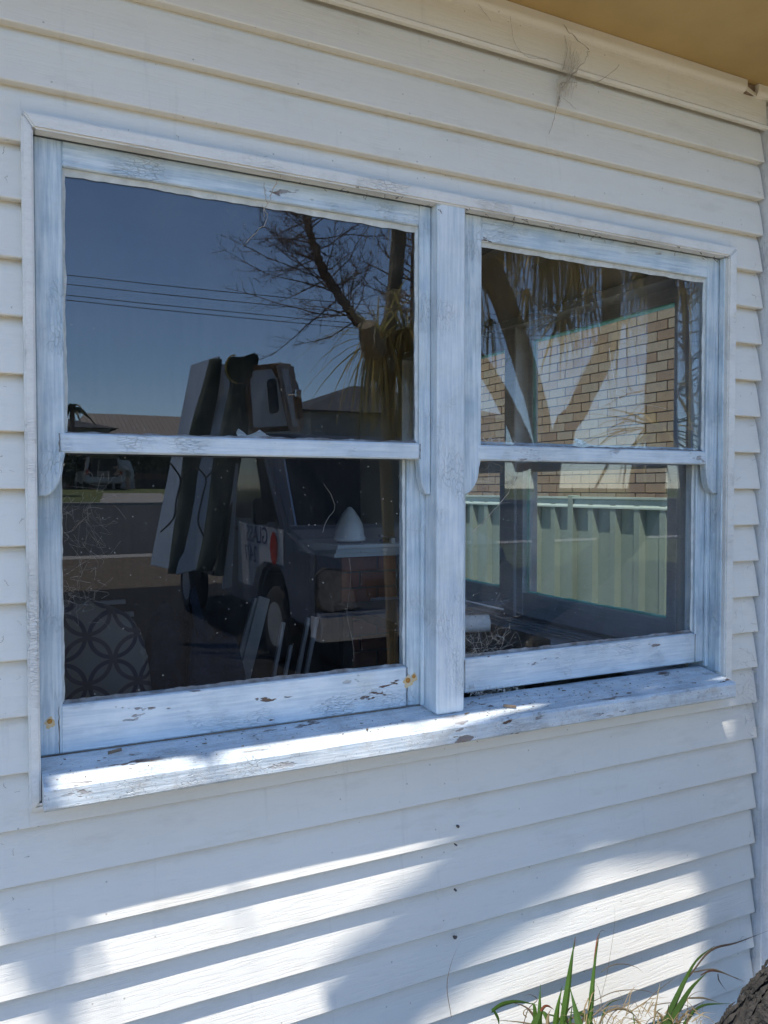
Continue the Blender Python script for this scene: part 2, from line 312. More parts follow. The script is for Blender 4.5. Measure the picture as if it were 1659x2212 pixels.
# ------------------------------------------------------------------ building helpers
WLOC = {}
def tag(o, label=None, cat=None, group=None, kind=None):
    if label: o['label'] = label
    if cat: o['category'] = cat
    if group: o['group'] = group
    if kind: o['kind'] = kind
    return o
def empty(name, loc, label, cat, group=None):
    o = bpy.data.objects.new(name, None); COL.objects.link(o); o.location = loc
    o.empty_display_size = 0.1
    WLOC[o.name] = Vector(loc)
    return tag(o, label, cat, group)
def link(o, parent):
    COL.objects.link(o)
    WLOC[o.name] = Vector((0, 0, 0))
    if parent is not None:
        o.parent = parent; o.location = -WLOC[parent.name]
    return o
class MB:
    def __init__(s): s.v = []; s.f = []; s.mi = []; s.cm = 0
    def add(s, vs, fs):
        n = len(s.v); s.v += [tuple(p) for p in vs]
        for f in fs: s.f.append(tuple(i+n for i in f)); s.mi.append(s.cm)
        return s
    def box(s, x0, x1, y0, y1, z0, z1):
        return s.add([(x0,y0,z0),(x1,y0,z0),(x1,y1,z0),(x0,y1,z0),(x0,y0,z1),(x1,y0,z1),(x1,y1,z1),(x0,y1,z1)],
                     [(0,3,2,1),(4,5,6,7),(0,1,5,4),(1,2,6,5),(2,3,7,6),(3,0,4,7)])
    def prism(s, pts, d):
        """polygon of 3-D points swept by the vector d"""
        n = len(pts); d = Vector(d); P = [Vector(p) for p in pts]
        return s.add(P + [p+d for p in P], [tuple(range(n-1, -1, -1)), tuple(range(n, 2*n))] + [(i, (i+1) % n, n+(i+1) % n, n+i) for i in range(n)])
    def tube(s, path, rad, sides=6, cap=True):
        P = [Vector(p) for p in path]
        if isinstance(rad, (int, float)): rad = [rad]*len(P)
        vs = []; up0 = None
        for i, p in enumerate(P):
            t = (P[min(i+1, len(P)-1)] - P[max(i-1, 0)])
            if t.length < 1e-9: t = Vector((0, 0, 1))
            t.normalize()
            if up0 is None: up0 = Vector((0, 0, 1)) if abs(t.z) < 0.9 else Vector((1, 0, 0))
            a = t.cross(up0)
            if a.length < 1e-4: a = t.cross(Vector((0.3, 1, 0.2)))
            a.normalize(); b2 = a.cross(t); up0 = b2
            for k in range(sides):
                an = 2*pi*k/sides; vs.append(p + (a*cos(an) + b2*sin(an))*rad[i])
        fs = []
        for i in range(len(P)-1):
            for k in range(sides):
                fs.append((i*sides+k, i*sides+(k+1) % sides, (i+1)*sides+(k+1) % sides, (i+1)*sides+k))
        if cap:
            fs.append(tuple(range(sides-1, -1, -1))); fs.append(tuple((len(P)-1)*sides+k for k in range(sides)))
        return s.add(vs, fs)
    def lathe(s, c, prof, sides=20, axis='z'):
        c = Vector(c); vs = []
        for r, h in prof:
            for k in range(sides):
                a = 2*pi*k/sides
                q = {'z': (r*cos(a), r*sin(a), h), 'x': (h, r*cos(a), r*sin(a)), 'y': (r*cos(a), h, r*sin(a))}[axis]
                vs.append(c + Vector(q))
        fs = []
        for i in range(len(prof)-1):
            for k in range(sides):
                fs.append((i*sides+k, i*sides+(k+1) % sides, (i+1)*sides+(k+1) % sides, (i+1)*sides+k))
        fs.append(tuple(range(sides-1, -1, -1))); fs.append(tuple((len(prof)-1)*sides+k for k in range(sides)))
        return s.add(vs, fs)
    def strap(s, pts, w, up=Vector((0, 0, 1)), fold=0.25, taper=True):
        """a leaf: strip along pts, V-folded, tapering to the tip"""
        P = [Vector(p) for p in pts]; n = len(P); vs = []
        for i, p in enumerate(P):
            t = P[min(i+1, n-1)] - P[max(i-1, 0)]
            if t.length < 1e-9: t = Vector((0, 0, 1))
            t.normalize(); a = t.cross(up)
            if a.length < 1e-3: a = t.cross(Vector((0.7, 0.7, 0)))
            a.normalize(); nrm = a.cross(t)
            k = i/(n-1)
            ww = w*(0.75 + 0.5*k if k < 0.35 else max(0.06, (1-k)/0.65)*0.93+0.02) if taper else w
            vs += [p - a*ww*0.5, p + nrm*ww*fold*-0.5, p + a*ww*0.5]
        fs = []
        for i in range(n-1):
            b = i*3
            fs += [(b, b+1, b+4, b+3), (b+1, b+2, b+5, b+4)]
        return s.add(vs, fs)
    def build(s, name, mat, parent=None, bevel=0.0, smooth=False, mats=None, segs=1, recalc=True):
        me = bpy.data.meshes.new(name)
        me.from_pydata(s.v, [], s.f)
        for mname in (mats or [mat]): me.materials.append(MATS[mname])
        if mats: me.polygons.foreach_set('material_index', s.mi)
        if recalc or bevel:
            bm = bmesh.new(); bm.from_mesh(me)
            if recalc: bmesh.ops.recalc_face_normals(bm, faces=bm.faces)
            if bevel:
                es = [e for e in bm.edges if len(e.link_faces) == 2 and e.calc_face_angle(0) > 0.5]
                bmesh.ops.bevel(bm, geom=es, offset=bevel, segments=segs, affect='EDGES', clamp_overlap=True)
            bm.to_mesh(me); bm.free()
        if smooth: me.polygons.foreach_set('use_smooth', [True]*len(me.polygons))
        me.update()
        return link(bpy.data.objects.new(name, me), parent)
def share(o, parent, off):
    c = o.copy(); COL.objects.link(c); c.parent = parent
    c.location = Vector(o.location) + Vector(off); return c

# ================================================================== THE SETTING
def terr(Y):
    if Y > -8: return 0.0
    if Y > -27: return (-8-Y)/19.0
    if Y > -42: return 1.0 + (-27-Y)*0.5/15
    return 1.5
def strip(name, ys, x0, x1, mat, dz, nx=1):
    mb = MB(); ys = sorted(ys)
    full = sorted(set(ys + [y for y in (-8, -27, -42) if ys[0] < y < ys[-1]]))
    vs = []; fs = []
    for y in full:
        for i in range(nx+1): vs.append((x0+(x1-x0)*i/nx, y, terr(y)+dz))
    for j in range(len(full)-1):
        for i in range(nx):
            a = j*(nx+1)+i; fs.append((a, a+1, a+nx+2, a+nx+1))
    mb.add(vs, fs)
    return tag(mb.build(name, mat, recalc=False), kind='structure')
strip('ground', [-900, -60, 20, 300], -600, 600, 'far_ground', -0.03)
strip('yard_shade', [-10.1, -4.1], -7, 12, 'mulch_and_shade', -0.018)  # near-black ground colour stands in for tree shade over the yard
strip('garden_bed', [-1.5, -0.02], -7, 12, 'mulch_and_shade', -0.018)
strip('bounce_path', [-4.1, -1.5], -7, 12, 'bounce_pale', -0.014)  # unseen pale ground, added to bounce warm light up the wall and soffit
strip('gravel_verge', [-13.3, -10.1], -40, 4.3, 'gravel', -0.014)
strip('gutter', [-13.75, -13.3], -60, 60, 'concrete', -0.010)
strip('road', [-26.4, -13.75], -200, 200, 'asphalt', -0.012)
mb = MB(); mb.box(-200, 200, -26.8, -26.4, 0.9, terr(-26.6)+0.07); tag(mb.build('kerb', 'concrete', bevel=0.02), kind='structure')
strip('opposite_lawn', [-60, -26.8], -60, 60, 'grass', -0.01)
mb = MB(); P = [mir(215, 1092, 26.9), mir(395, 1096, 26.9), mir(345, 1066, 36), mir(225, 1066, 36)]
for p in P: p.z = terr(p.y)+0.005
mb.add(P, [(0, 1, 2, 3)]); tag(mb.build('driveway', 'concrete', recalc=False), kind='structure')

# ================================================================== THE HOUSE
house = empty('weatherboard_house', (1.0, 0.0, 0.0), 'white weatherboard house with a double sash window under a tan eave', 'house')
XW0, XW1 = -3.2, 1.963
U0, UM0, UM1, U1 = 0.098, 0.908, 0.980, 1.812
ZT, ZB = 2.122, 0.955
def board(x0, x1, z0, z1, ystart=None):
    """one lap of cladding: drip lip at the bottom, leaning back to the top"""
    mb = MB()
    lipz = math.floor(z0*10+1e-6)/10
    def yy(z):
        k = min(1.0, max(0.0, (z-lipz)/0.1))
        return 0.0190*k + 0.0045*max(0.0, (k-0.82)/0.18)**1.5
    cut = z0 - lipz > 0.004
    prof = [(0.0232, z0+0.004), (0.0232, z0+0.001)] if not cut else [(yy(z0)+0.004, z0)]
    prof += [(yy(z0)+0.0015, z0), (yy(z0), z0+0.002)] if not cut else [(yy(z0), z0)]
    zs = [0.25, 0.5, 0.75, 0.82, 0.88, 0.94]
    for k in zs:
        z = lipz + 0.1*k
        if z0+0.003 < z < z1-0.002: prof.append((yy(z)-0.0006*sin(pi*k), z))
    prof += [(yy(z1), z1)]
    if z1 - lipz > 0.095: prof += [(0.0236, z1+0.006), (0.0265, z1+0.006)]
    else: prof += [(yy(z1)+0.004, z1)]
    n = len(prof); vs = []
    nseg = max(1, int((x1-x0)/0.22))
    for i in range(nseg+1):
        x = x0 + (x1-x0)*i/nseg
        w = random.uniform(-0.0006, 0.0006) if 0 < i < nseg else 0
        for j, (y, z) in enumerate(prof): vs.append((x, y+w*0.5, z + (w if j < 3 else 0)))
    fs = []
    for i in range(nseg):
        for j in range(n):
            a = i*n+j; b_ = i*n+(j+1) % n
            fs.append((a, b_, b_+n, a+n))
    fs.append(tuple(range(n))); fs.append(tuple(range(nseg*n+n-1, nseg*n-1, -1)))
    mb.add(vs, fs)
    mb.build('weatherboard', 'siding', house)
for k in range(-1, 25):
    z0 = k*0.1; z1 = z0+0.1 if k < 24 else 2.4955
    if 0.9 <= z0+1e-6 < 2.19:
        e = random.uniform(-0.003, 0.002)
        board(XW0, 0.0795, z0, z1); board(1.838, XW1-0.006+e, z0, z1)
        if abs(z0-0.9) < 1e-6: board(0.0797, 1.8378, z0, 0.9315)
        if abs(z0-2.1) < 1e-6: board(0.0797, 1.8378, 2.1465, z1)
    else:
        board(XW0, XW1-0.006+random.uniform(-0.003, 0.002), z0, z1)
# frieze lap, quad moulding (a piece broken off near the corner), soffit, fascia, gutter
mb = MB(); mb.prism([(XW0, 0.006, 2.489), (XW0, -0.004, 2.489), (XW0, -0.006, 2.497), (XW0, 0.000, 2.503), (XW0, 0.004, 2.580), (XW0, 0.018, 2.580)], (XW1-XW0, 0, 0))
mb.build('frieze_board', 'siding', house)
def quad_piece(x0, x1):
    mb = MB(); pr = [(0.022, 2.5685), (-0.001, 2.5685)]
    for k in range(6):
        a = pi/2*k/5; pr.append((-0.001-0.013*sin(a), 2.5695+0.013*(1-cos(a))))
    pr += [(-0.014, 2.5985), (0.022, 2.5985)]
    mb.prism([(x0, y, z) for y, z in pr], (x1-x0, 0, 0)); return mb.build('quad_moulding', 'siding', house)
quad_piece(XW0, 1.868); quad_piece(1.912, 2.05)
mb = MB(); mb.prism([(1.868, -0.012, 2.570), (1.890, -0.026, 2.552), (1.897, -0.022, 2.562), (1.872, -0.010, 2.584)], (0, 0.004, 0.002)); mb.build('broken_moulding_piece', 'siding', house)
mb = MB(); mb.box(1.869, 1.911, -0.006, 0.01, 2.570, 2.598); mb.build('moulding_gap', 'debris', house, bevel=0.004)
mb = MB(); mb.box(-3.6, 2.5, -0.395, 0.3, 2.60, 2.612); mb.build('soffit', 'soffit', house)
mb = MB(); mb.box(-3.6, 2.52, -0.418, -0.3955, 2.585, 2.74); mb.build('fascia', 'cream', house, bevel=0.004)
mb = MB()
pr = [(-0.4195, 2.69), (-0.4195, 2.63), (-0.43, 2.622), (-0.452, 2.624), (-0.464, 2.64), (-0.470, 2.685), (-0.465, 2.685), (-0.459, 2.643), (-0.450, 2.630), (-0.43, 2.628), (-0.424, 2.634), (-0.424, 2.69)]
mb.prism([(-3.6, y, z) for y, z in pr], (6.12, 0, 0)); mb.build('gutter', 'cream', house)
mb = MB(); mb.prism([(-3.6, -0.45, 2.745), (-3.6, 3.4, 4.0), (-3.6, 3.4, 4.03), (-3.6, -0.45, 2.775)], (6.12, 0, 0)); mb.build('roof', 'roofing', house)
mb = MB(); mb.prism([(2.45, -0.39, 2.613), (2.45, 3.4, 2.613), (2.45, 3.4, 3.97)], (0.05, 0, 0)); mb.build('gable_end', 'cream', house)
mb = MB(); mb.box(1.96, 2.5, 0.302, 3.4, 2.60, 2.612); mb.build('soffit', 'soffit', house)
# corner stop
mb = MB(); mb.box(1.9655, 2.030, -0.016, 0.075, -0.05, 2.5575); mb.build('corner_board', 'cornerboard', house, bevel=0.003)
# structural walls with openings (lining inside)
def wall_pieces(name, boxes, mat):
    for b in boxes:
        mb = MB(); mb.box(*b); mb.build(name, mat, house)
wall_pieces('inner_wall', [(-3.2, U0-0.02, 0.0275, 0.13, 0.0, 2.598), (U1+0.005, 1.968, 0.0275, 0.13, 0.0, 2.598),
                           (U0-0.02, U1+0.005, 0.0275, 0.13, 0.0, 0.93), (U0-0.02, U1+0.005, 0.0275, 0.13, 2.16, 2.598)], 'in_wall')
SY0, SY1 = 0.20, 1.95       # side window opening along y
wall_pieces('side_wall', [(1.90, 1.968, 0.132, SY0, 0.0, 2.598), (1.90, 1.968, SY1, 2.6, 0.0, 2.598),
                          (1.90, 1.968, SY0, SY1, 0.0, 0.985), (1.90, 1.968, SY0, SY1, 2.13, 2.598)], 'in_wall')
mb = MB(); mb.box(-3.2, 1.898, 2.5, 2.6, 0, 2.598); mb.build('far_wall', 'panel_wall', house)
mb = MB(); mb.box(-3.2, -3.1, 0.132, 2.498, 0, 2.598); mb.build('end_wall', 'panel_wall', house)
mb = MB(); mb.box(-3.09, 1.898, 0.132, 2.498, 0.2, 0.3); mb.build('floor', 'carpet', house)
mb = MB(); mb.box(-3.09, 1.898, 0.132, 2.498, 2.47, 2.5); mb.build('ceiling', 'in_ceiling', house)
mb = MB(); mb.prism([(1.898, 1.96, 2.40), (1.868, 1.96, 2.40), (1.82, 1.96, 2.468), (1.898, 1.96, 2.468)], (0, 0.53, 0)); mb.build('cornice', 'in_wall', house)
# side cladding outside
for k in range(-1, 26):
    z0 = k*0.1
    spans = [(0.078, 2.6)] if not (0.85 < z0 < 2.15) else [(0.078, SY0-0.03), (SY1+0.03, 2.6)]
    for a, b_ in spans:
        mb = MB(); mb.prism([(1.982, a, z0), (1.984, a, z0), (1.9715, a, z0+0.1), (1.9695, a, z0+0.1)], (0, b_-a, 0)); mb.build('weatherboard', 'siding_side', house)

# ---- window trim (white vinyl surround, mitred)
T0, T1, TB, TT = 0.0785, 1.8385, 0.931, 2.148
TI0, TI1, TIB, TIT = 0.0975, 1.808, 0.9475, 2.121
def trim_piece(pts):
    mb = MB(); mb.prism([(x, -0.014, z) for x, z in pts], (0, 0.0325, 0)); mb.build('window_trim', 'trim', house, bevel=0.0035, segs=2)
trim_piece([(T0, TB), (TI0, TIB), (TI0, TIT), (T0, TT)])
trim_piece([(T0+0.0012, TT), (TI0+0.0012, TIT), (TI1, TIT), (T1, TT)])
trim_piece([(TI1, TIT-0.0012), (T1, TT-0.0012), (T1, 0.9485), (TI1, 0.9485)])
mb = MB()
pr = [(0.017, 0.931), (-0.008, 0.931), (-0.010, 0.935), (-0.010, 0.939), (-0.006, 0.9405), (-0.012, 0.9425), (-0.012, 0.9465), (0.017, 0.9465)]
mb.prism([(T0+0.003, y, z) for y, z in pr], (T1-T0-0.010, 0, 0)); mb.build('window_trim', 'trim', house)

# ---- windows
def putty_strip(mb, mp, a, b, inward, w, wdep, n=None, jag=0.35):
    """ragged bead of putty from a to b (u,z), its ragged edge towards `inward`"""
    a = Vector(a); b = Vector(b); L = (b-a).length; n = n or max(8, int(L/0.012)); i2 = Vector(inward)
    vs = []; cur = 0
    for i in range(n+1):
        p = a + (b-a)*i/n
        cur = cur*0.7 + random.uniform(-1, 1)*0.5
        k = w*(1 + jag*cur*(0.6)); q = p + i2*k
        vs += [mp(p.x, wdep-0.0055, p.y), mp(q.x, wdep-0.0012, q.y), mp(q.x, wdep, q.y)]
    fs = []
    for i in range(n):
        c = i*3; fs += [(c, c+1, c+4, c+3), (c+1, c+2, c+5, c+4)]
    mb.add(vs, fs)
def window(mp, label, mats, glassU, glassL, side=False):
    mx, mz, mrail, mmull, msill, mput, mputb = mats
    def bx(mb, u0, u1, w0, w1, z0, z1):
        c = [mp(u, w, z) for u in (u0, u1) for w in (w0, w1) for z in (z0, z1)]
        return mb.add(c, [(0, 1, 3, 2), (4, 6, 7, 5), (0, 4, 5, 1), (2, 3, 7, 6), (0, 2, 6, 4), (1, 5, 7, 3)])
    frame = MB()
    bx(frame, U0-0.018, U1+0.004, 0.019, 0.118, ZT+0.004, ZT+0.034)
    bx(frame, U0-0.018, U0-0.001, 0.019, 0.118, 0.96, ZT+0.003)
    bx(frame, U1+0.001, U1+0.016, 0.019, 0.118, 0.96, ZT+0.003)
    win = frame.build('window', mz, house, bevel=0.002)
    win['label'] = label
    def part(name, mat, fn, bevel=0.0025):
        mb = MB(); fn(mb); return mb.build(name, mat, win, bevel=bevel)
    # sill
    sill = MB(); u0, u1 = U0+0.001, 1.797
    prof = [(0.068, 1.0065), (0.058, 1.006), (-0.054, 0.988), (-0.060, 0.982), (-0.060, 0.950), (-0.056, 0.946), (0.018, 0.9475), (0.068, 0.949)]
    n = len(prof); m = 14; vs = []
    for i in range(m+1):
        u = u0+(u1-u0)*i/m
        for (w, z) in prof: vs.append(mp(u, w+random.uniform(-0.0008, 0.0008), z+random.uniform(-0.0008, 0.0008)))
    fs = [(i*n+j, i*n+(j+1) % n, (i+1)*n+(j+1) % n, (i+1)*n+j) for i in range(m) for j in range(n)]
    fs += [tuple(range(n)), tuple(range(m*n+n-1, m*n-1, -1))]
    sill.add(vs, fs); sill.build('sill', msill, win, bevel=0.0)
    part('mullion', mmull, lambda mb: bx(mb, UM0, UM1, -0.008, 0.105, 0.998, ZT+0.003), 0.004)
    # stop beads on the right jambs and beside the mullion
    for (a, b_) in ((U1-0.012, U1), (UM0-0.010, UM0-0.0005)):
        part('parting_bead', mz, lambda mb: bx(mb, a, b_, 0.044, 0.054, 1.008, 1.60), 0.002)
    for (a, b_) in ((U1-0.007, U1+0.0005),):
        part('stop_bead', mz, lambda mb: bx(mb, a, b_, 0.001, 0.018, 1.000, ZT-0.001), 0.002)
    for si, (a, b_, sl, sr) in enumerate(((U0+0.001, UM0-0.001, 0.048, 0.029), (UM1+0.001, U1-0.001, 0.060, 0.046))):
        gu0, gu1 = a+sl, b_-sr
        # upper sash, in front
        for (p0, p1, sgn) in ((a, gu0, 1), (gu1, b_, -1)):
            def stile(mb, p0=p0, p1=p1, sgn=sgn):
                if sgn > 0: out = [(p0, ZT), (p0, 1.487)]; cu = p0
                else: out = [(p1, ZT), (p1, 1.487)]; cu = p1
                inn = p1 if sgn > 0 else p0
                arc = []
                for k in range(9):
                    t = pi/2*k/8
                    arc.append((cu + (inn-cu)*(0.30+0.62*sin(t)), 1.487 + 0.060*(1-cos(t)) + 0.004*sin(2*t)))
                pts = out + arc + [(inn, 1.566), (inn, ZT)]
                P = [mp(u, 0.0195, z) for u, z in pts]; d = mp(0, 1, 0) - mp(0, 0, 0)
                mb.prism(P, d*0.024)
            part('stile', mz, stile)
        gt = ZT-0.046-(0.010 if si else 0)
        part('rail', mx, lambda mb: bx(mb, gu0, gu1, 0.0200, 0.0430, gt, ZT), 0.0025)
        part('rail', mrail, lambda mb: bx(mb, gu0-0.010, gu1-0.0005, 0.0175, 0.0430, 1.5655, 1.601), 0.003)
        part('glass_pane', glassU, lambda mb: bx(mb, gu0-0.004, gu1+0.004, 0.034, 0.037, 1.598, gt+0.004), 0)
        pm = MB()
        putty_strip(pm, mp, (gu0, gt), (gu1, gt), (0, -1), 0.011, 0.0335)
        pm.build('putty', mput, win, recalc=False)
        for (q, sg) in ((gu0, 1), (gu1, -1)):
            pm = MB(); putty_strip(pm, mp, (q, 1.601), (q, gt), (sg, 0), 0.005, 0.0335, jag=0.7); pm.build('putty', mput, win, recalc=False)
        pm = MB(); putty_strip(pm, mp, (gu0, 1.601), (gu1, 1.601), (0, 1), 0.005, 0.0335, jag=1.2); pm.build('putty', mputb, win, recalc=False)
        if side:
            for (a1, b1, iw) in (((gu0, gt), (gu1, gt), (0, -1)), ((gu0, 1.601), (gu0, gt), (1, 0)), ((gu1, 1.601), (gu1, gt), (-1, 0))):
                pm = MB(); putty_strip(pm, mp, a1, b1, iw, 0.007, 0.043, jag=1.0); pm.build('putty', mput, win, recalc=False)
            for (a1, b1, iw) in (((a+0.042, 1.099), (b_-0.041, 1.099), (0, 1)), ((a+0.042, 1.099), (a+0.042, 1.568), (1, 0)), ((b_-0.041, 1.099), (b_-0.041, 1.568), (-1, 0))):
                pm = MB(); putty_strip(pm, mp, a1, b1, iw, 0.008, 0.079, jag=1.2); pm.build('putty', mput, win, recalc=False)
        # lower sash, behind; the right one stands a little open
        dz = 0.012 if si else 0.0
        lg0, lg1 = a+0.042, b_-0.041
        lz = 1.0085+dz
        for (p0, p1) in ((a, lg0), (lg1, b_)):
            part('stile', mz, lambda mb: bx(mb, p0+0.001, p1, 0.0555, 0.0955, lz, 1.60+dz))
        part('rail', mrail, lambda mb: bx(mb, lg0-0.004, lg1+(-0.0005), 0.0540, 0.0950, lz, 1.099+dz*0.25), 0.003)
        part('rail', mx, lambda mb: bx(mb, lg0, lg1, 0.0570, 0.0950, 1.568, 1.60+dz))
        part('glass_pane', glassL, lambda mb: bx(mb, lg0-0.004, lg1+0.004, 0.070, 0.073, 1.092, 1.571), 0)
        zz = 1.099+dz*0.3
        for (q, sg) in ((lg0, 1), (lg1, -1)):
            pm = MB(); putty_strip(pm, mp, (q, zz), (q, 1.568), (sg, 0), 0.004, 0.0695, jag=0.8); pm.build('putty', mput, win, recalc=False)
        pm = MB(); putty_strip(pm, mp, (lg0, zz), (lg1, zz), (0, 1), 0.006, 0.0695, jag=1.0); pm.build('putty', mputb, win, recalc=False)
    return win
fwin = window(lambda u, w, z: Vector((u, w, z)), 'double sash window in pale blue flaking paint on the front wall',
              ('paint_x', 'paint_z', 'paint_rail', 'paint_mullion', 'paint_sill', 'putty', 'putty_dark'), 'glass_upper', 'glass_lower')
swin = window(lambda u, w, z: Vector((1.978-w, 0.13+u, z)), 'second double sash window round the corner, seen through the room',
              ('inside_paint', 'inside_paint', 'inside_paint', 'inside_paint', 'inside_paint', 'putty_teal', 'putty_teal'), 'glass_side', 'glass_side', True)
# open joints where rails meet stiles, dirt line under the bottom rail
for (u, y, z0, z1) in ((0.1335, 0.0538, 1.010, 1.098), (0.8668, 0.0538, 1.010, 1.098), (1.0195, 0.0538, 1.022, 1.100), (1.7705, 0.0538, 1.022, 1.100), (0.1370, 0.0172, 1.566, 1.600), (0.8785, 0.0172, 1.566, 1.600)):
    mb = MB(); n_ = 9
    vs = []
    for i in range(n_+1):
        z = z0+(z1-z0)*i/n_; c_ = u+random.uniform(-0.0007, 0.0007); w_ = random.uniform(0.0003, 0.0011)
        vs += [(c_-w_, y, z), (c_+w_, y, z)]
    mb.add(vs, [(2*i, 2*i+1, 2*i+3, 2*i+2) for i in range(n_)]); mb.build('open_joint', 'web_dark', fwin, recalc=False)
mb = MB(); vs = []
for i in range(61):
    u = 0.10+0.80*i/60; h_ = random.uniform(0.0008, 0.0032); vs += [(u, 0.0532, 1.0068), (u, 0.0532, 1.0068+h_)]
mb.add(vs, [(2*i, 2*i+2, 2*i+3, 2*i+1) for i in range(60)]); mb.build('dirt_line', 'debris', fwin, recalc=False)
# rusty screws in the bottom corners
for (u, y, z, r) in ((0.118, 0.0195+0.036, 1.072, 0.0045), (0.868, 0.054, 1.068, 0.006), (0.884, 0.0555, 1.075, 0.0045)):
    mb = MB(); st = [(u + (1.9+0.5*sin(3*k))*r*cos(k*2*pi/14), y-0.0006, z - 0.003 + (2.3+0.6*cos(2*k))*r*sin(k*2*pi/14)) for k in range(14)]
    mb.add(st, [tuple(range(14))]); mb.build('rust_stain', 'rust_stain', fwin, recalc=False)
    mb = MB(); mb.lathe((u, y, z), [(r, 0.002), (r, -0.0015), (r*0.7, -0.0026)], 12, 'y'); mb.build('screw', 'rust', fwin, smooth=False)

# ================================================================== THROUGH THE GLASS: the room
def slat(name, a, b, w, t, mat, parent=None, nrm=Vector((0, -1, 0))):
    """a length of timber from a to b"""
    a = Vector(a); b = Vector(b); d = (b-a).normalized(); s = d.cross(nrm).normalized(); n = s.cross(d).normalized()
    c = [a + s*w/2*i + n*t/2*j for i, j in ((-1, -1), (1, -1), (1, 1), (-1, 1))]
    mb = MB(); mb.prism(c, b-a); return mb.build(name, mat, parent, bevel=min(w, t)*0.12)
# patterned armchair just inside the left sash
ac = empty('armchair', (-0.05, 0.45, 0.30), 'armchair in cream fabric with dark interlocking circles, low behind the left pane', 'armchair')
Yc = 0.40
sil = [atY(332, 1530, Yc), atY(329, 1470, Yc), atY(322, 1415, Yc), atY(308, 1365, Yc), atY(286, 1335, Yc), atY(255, 1320, Yc), atY(205, 1308, Yc), atY(150, 1306, Yc)]
cx = sil[-1].x - 0.05
pts = [(p.x, p.z) for p in sil] + [(2*cx-p.x, p.z) for p in reversed(sil)]
pts = [(pts[0][0], 0.72)] + pts + [(pts[-1][0], 0.72)]
mb = MB(); n = len(pts)
rings = [(0.0, 0.93), (0.02, 0.985), (0.05, 1.0), (0.11, 1.0), (0.15, 0.97), (0.165, 0.9)]
vs = []
mz = 0.95
for (dy, k) in rings: vs += [(cx+(x-cx)*k, Yc-0.02+dy, mz+(z-mz)*k) for x, z in pts]
fs = [(r*n+i, r*n+(i+1) % n, (r+1)*n+(i+1) % n, (r+1)*n+i) for r in range(len(rings)-1) for i in range(n)]
fs += [tuple(range(n-1, -1, -1)), tuple((len(rings)-1)*n+i for i in range(n))]
mb.add(vs, fs); mb.build('backrest', 'circles_fabric', ac, smooth=True)
mb = MB(); mb.box(cx-0.30, cx+0.30, 0.40, 0.98, 0.42, 0.74); mb.build('seat', 'circles_fabric', ac, bevel=0.05, segs=3)
for sg in (-1, 1):
    mb = MB(); mb.box(cx+sg*0.36-0.055, cx+sg*0.36+0.055, 0.44, 1.0, 0.40, 0.90); mb.build('armrest', 'circles_fabric', ac, bevel=0.04, segs=3)
    for yy in (0.46, 0.92):
        mb = MB(); mb.lathe((cx+sg*0.30, yy, 0.30), [(0.022, 0), (0.028, 0.12)], 10); mb.build('leg', 'timber_brown', ac)
# loose timber
slat('timber_length', atY(130, 1309, 0.75), atY(271, 1299, 0.75), 0.012, 0.012, 'skirting').name = 'timber_length'
tag(bpy.data.objects['timber_length'], 'pale thin batten lying level above the patterned armchair', 'timber')
o = slat('timber_length', atY(240, 1329, 0.9), atY(289, 1326, 0.9), 0.015, 0.012, 'skirting'); tag(o, 'short pale batten end beside the top of the patterned armchair', 'timber')
leaners = [((570, 1291), (523, 1480), 0.040, 0.85, 'wide grey board leaning, leftmost of the leaning lengths inside'),
           ((553, 1293), (503, 1470), 0.016, 0.86, 'narrow grey strip leaning against the left side of the wide board'),
           ((612, 1345), (588, 1480), 0.012, 0.88, 'short narrow strip leaning right of the wide grey board'),
           ((666, 1335), (640, 1470), 0.014, 0.87, 'pale narrow length, left of the two brightest leaning strips'),
           ((684, 1337), (658, 1470), 0.013, 0.87, 'pale narrow length, right of the two brightest leaning strips'),
           ((628, 1395), (612, 1475), 0.011, 0.84, 'shortest thin strip leaning among the timber lengths inside')]
for k, (a, b_, w, Y, lab) in enumerate(leaners):
    A = atY(a[0], a[1], Y+0.10); B = atY(b_[0], b_[1], Y+0.03); D = (B-A); B = A + D*((A.z-0.31)/(-D.z))
    o = slat('timber_length', A, B, w, 0.014, 'skirting' if k in (0, 1, 3, 4) else 'timber_pale'); tag(o, lab, 'timber', 'lengths of timber leaning inside the room')
# dark bedding heap
def heap(c, rx, ry, rz, seed, n=22):
    r = random.Random(seed); mb = MB(); vs = []
    ph = [r.uniform(0, 6) for _ in range(8)]
    for j in range(n//2+1):
        v = pi/2*j/(n//2)
        for i in range(n):
            a = 2*pi*i/n
            k = 1 + 0.10*sin(3*a+ph[0]+v*3) + 0.08*sin(5*a+ph[1]-4*v) + 0.06*sin(9*a+ph[2]+7*v)
            vs.append((c[0]+rx*k*cos(v)*cos(a), c[1]+ry*k*cos(v)*sin(a), c[2]+rz*k*sin(v)))
    fs = [(j*n+i, j*n+(i+1) % n, (j+1)*n+(i+1) % n, (j+1)*n+i) for j in range(n//2) for i in range(n)]
    fs.append(tuple(range(n-1, -1, -1)))
    mb.add(vs, fs); return mb
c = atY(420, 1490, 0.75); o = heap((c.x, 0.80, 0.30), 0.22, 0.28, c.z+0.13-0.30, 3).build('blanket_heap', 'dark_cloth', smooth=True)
tag(o, 'heap of dark blue crumpled cloth in the gloom behind the left lower pane', 'blanket')
